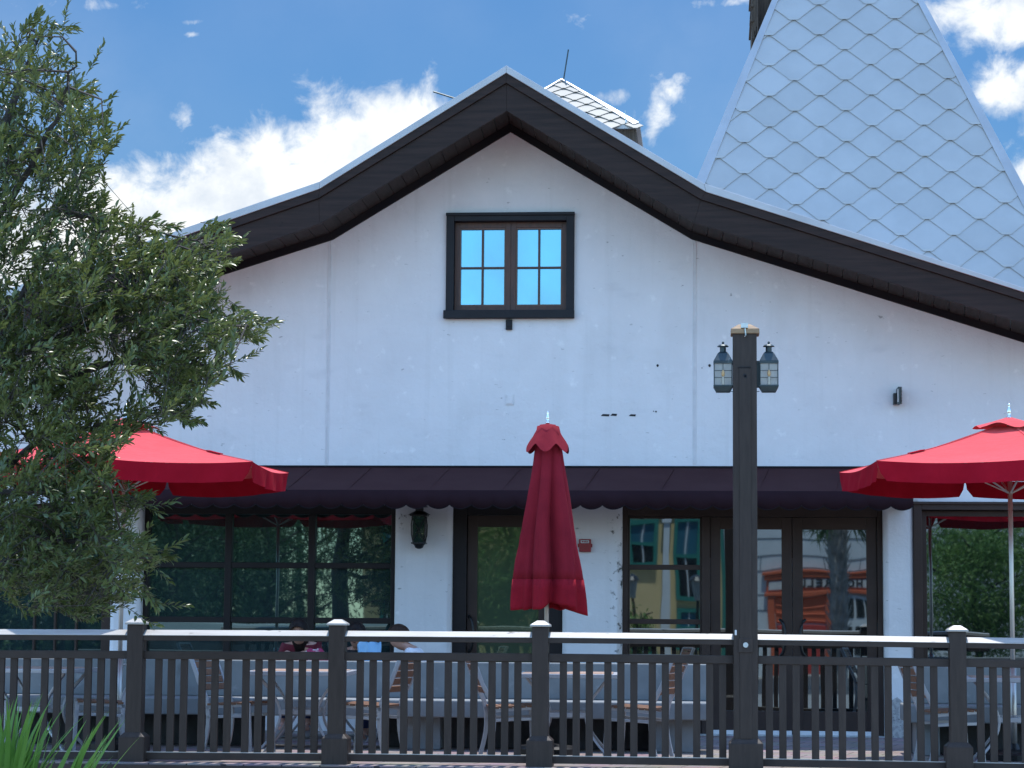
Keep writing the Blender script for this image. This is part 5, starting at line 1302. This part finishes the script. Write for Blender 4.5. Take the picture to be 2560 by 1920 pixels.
for (a,b,c,d_) in ((2116,1502,2132,1540),(2138,1502,2160,1540),(2164,1502,2190,1540),(2138,1562,2164,1640),(2116,1562,2130,1640)): part('bay_pane',a,b,c,d_,.10,M['dkglass'])
SG = part('sign_board',1927,1450,2300,1474,.09,M['white_plastic'])
fc = bpy.data.curves.new('sign_lettering','FONT')
def sign_text(txt, px, py, size):
    cv = bpy.data.curves.new('sign_lettering','FONT'); cv.body = txt; cv.size = size; cv.extrude = .01; cv.offset = .012; cv.space_character = 1.25; cv.align_x = 'CENTER'; cv.align_y = 'CENTER'
    tmp = bpy.data.objects.new('tmp', cv); C.objects.link(tmp); dg = bpy.context.evaluated_depsgraph_get(); me = bpy.data.meshes.new_from_object(tmp.evaluated_get(dg)); bpy.data.objects.remove(tmp)
    me.materials.clear(); me.materials.append(M['hole']); o = bpy.data.objects.new('sign_lettering', me); C.objects.link(o); o.parent = wb
    q_ = mp(px,py,DS); o.location = (q_.x, -DS+.102, q_.z); o.rotation_euler = (R(90),0,R(180))
sign_text('HO', 2138, 1463, .36); sign_text('RELL', 2036, 1463, .36)
# palm
DP = 29
q = mp(2096,1500,DP); pm_ = thing('palm_tree', 'cabbage palm with shaggy trunk reflected in the right door leaf', 'tree', (q.x,q.y,-.45))
k = MB(); k.tube([(0,0,0),(.02,0,1.2),(-.01,0,2.6),(.02,0,4.3)], [.21,.19,.21,.19], 14)
for i in range(240):
    a_ = i*2.4; z_ = .4+3.8*(i/240); c_, s_ = math.cos(a_), math.sin(a_); r_ = .185
    k.add([(c_*r_-s_*.035,s_*r_+c_*.035,z_),(c_*r_+s_*.035,s_*r_-c_*.035,z_),(c_*(r_+.13)+s_*.015,s_*(r_+.13)-c_*.015,z_+.24),(c_*(r_+.13)-s_*.015,s_*(r_+.13)+c_*.015,z_+.24)], [(0,1,2,3)])
k.build('trunk', M['palmbark'], pm_, fix=False)
fb, fd, fu, fL = [], [], [], []
for i in range(34):
    a_ = i*2.4; el_ = R(-55+ (i%7)*18); hd_ = np.array([math.cos(a_)*math.cos(el_), math.sin(a_)*math.cos(el_), math.sin(el_)]); p_ = np.array([0,0,4.55]) + hd_*.65
    for j in range(22):
        fb.append(p_); fd.append(hd_*1.0 + rng.normal(0,.42,3) + np.array([0,0,-.25])); fu.append(rng.normal(0,1,3)); fL.append(rng.uniform(.5,.95))
leaf_mesh('crown', fb, fd, fu, fL, np.full(len(fb),.035), M['leaf_dk'], pm_, droop=.2)
# street lamps reflected
for px, lb in ((1578,'street lamp reflected at the left of the sidelight'),(1745,'street lamp reflected at the right of the sidelight')):
    q = mp(px,1500,38); t = thing('street_lamp', lb, 'street lamp', (q.x,q.y,-.45), 0, 'street lamps across the way')
    zl_ = mp(px,1470,38).z+.45
    m_ = MB(); m_.lathe([(.10,0),(.10,.3),(.05,.35),(.04,zl_-.3)], n=12); m_.build('pole', M['black'], t)
    m_ = MB(); m_.lathe([(.08,zl_-.3),(.13,zl_-.05),(.16,zl_+.2)], n=12); m_.build('lamp_glass', M['lampglass'], t)
    m_ = MB(); m_.lathe([(.22,zl_+.2),(.14,zl_+.3),(.03,zl_+.36)], n=12); m_.build('lamp_hood', M['black'], t)
bpy.context.view_layer.update()
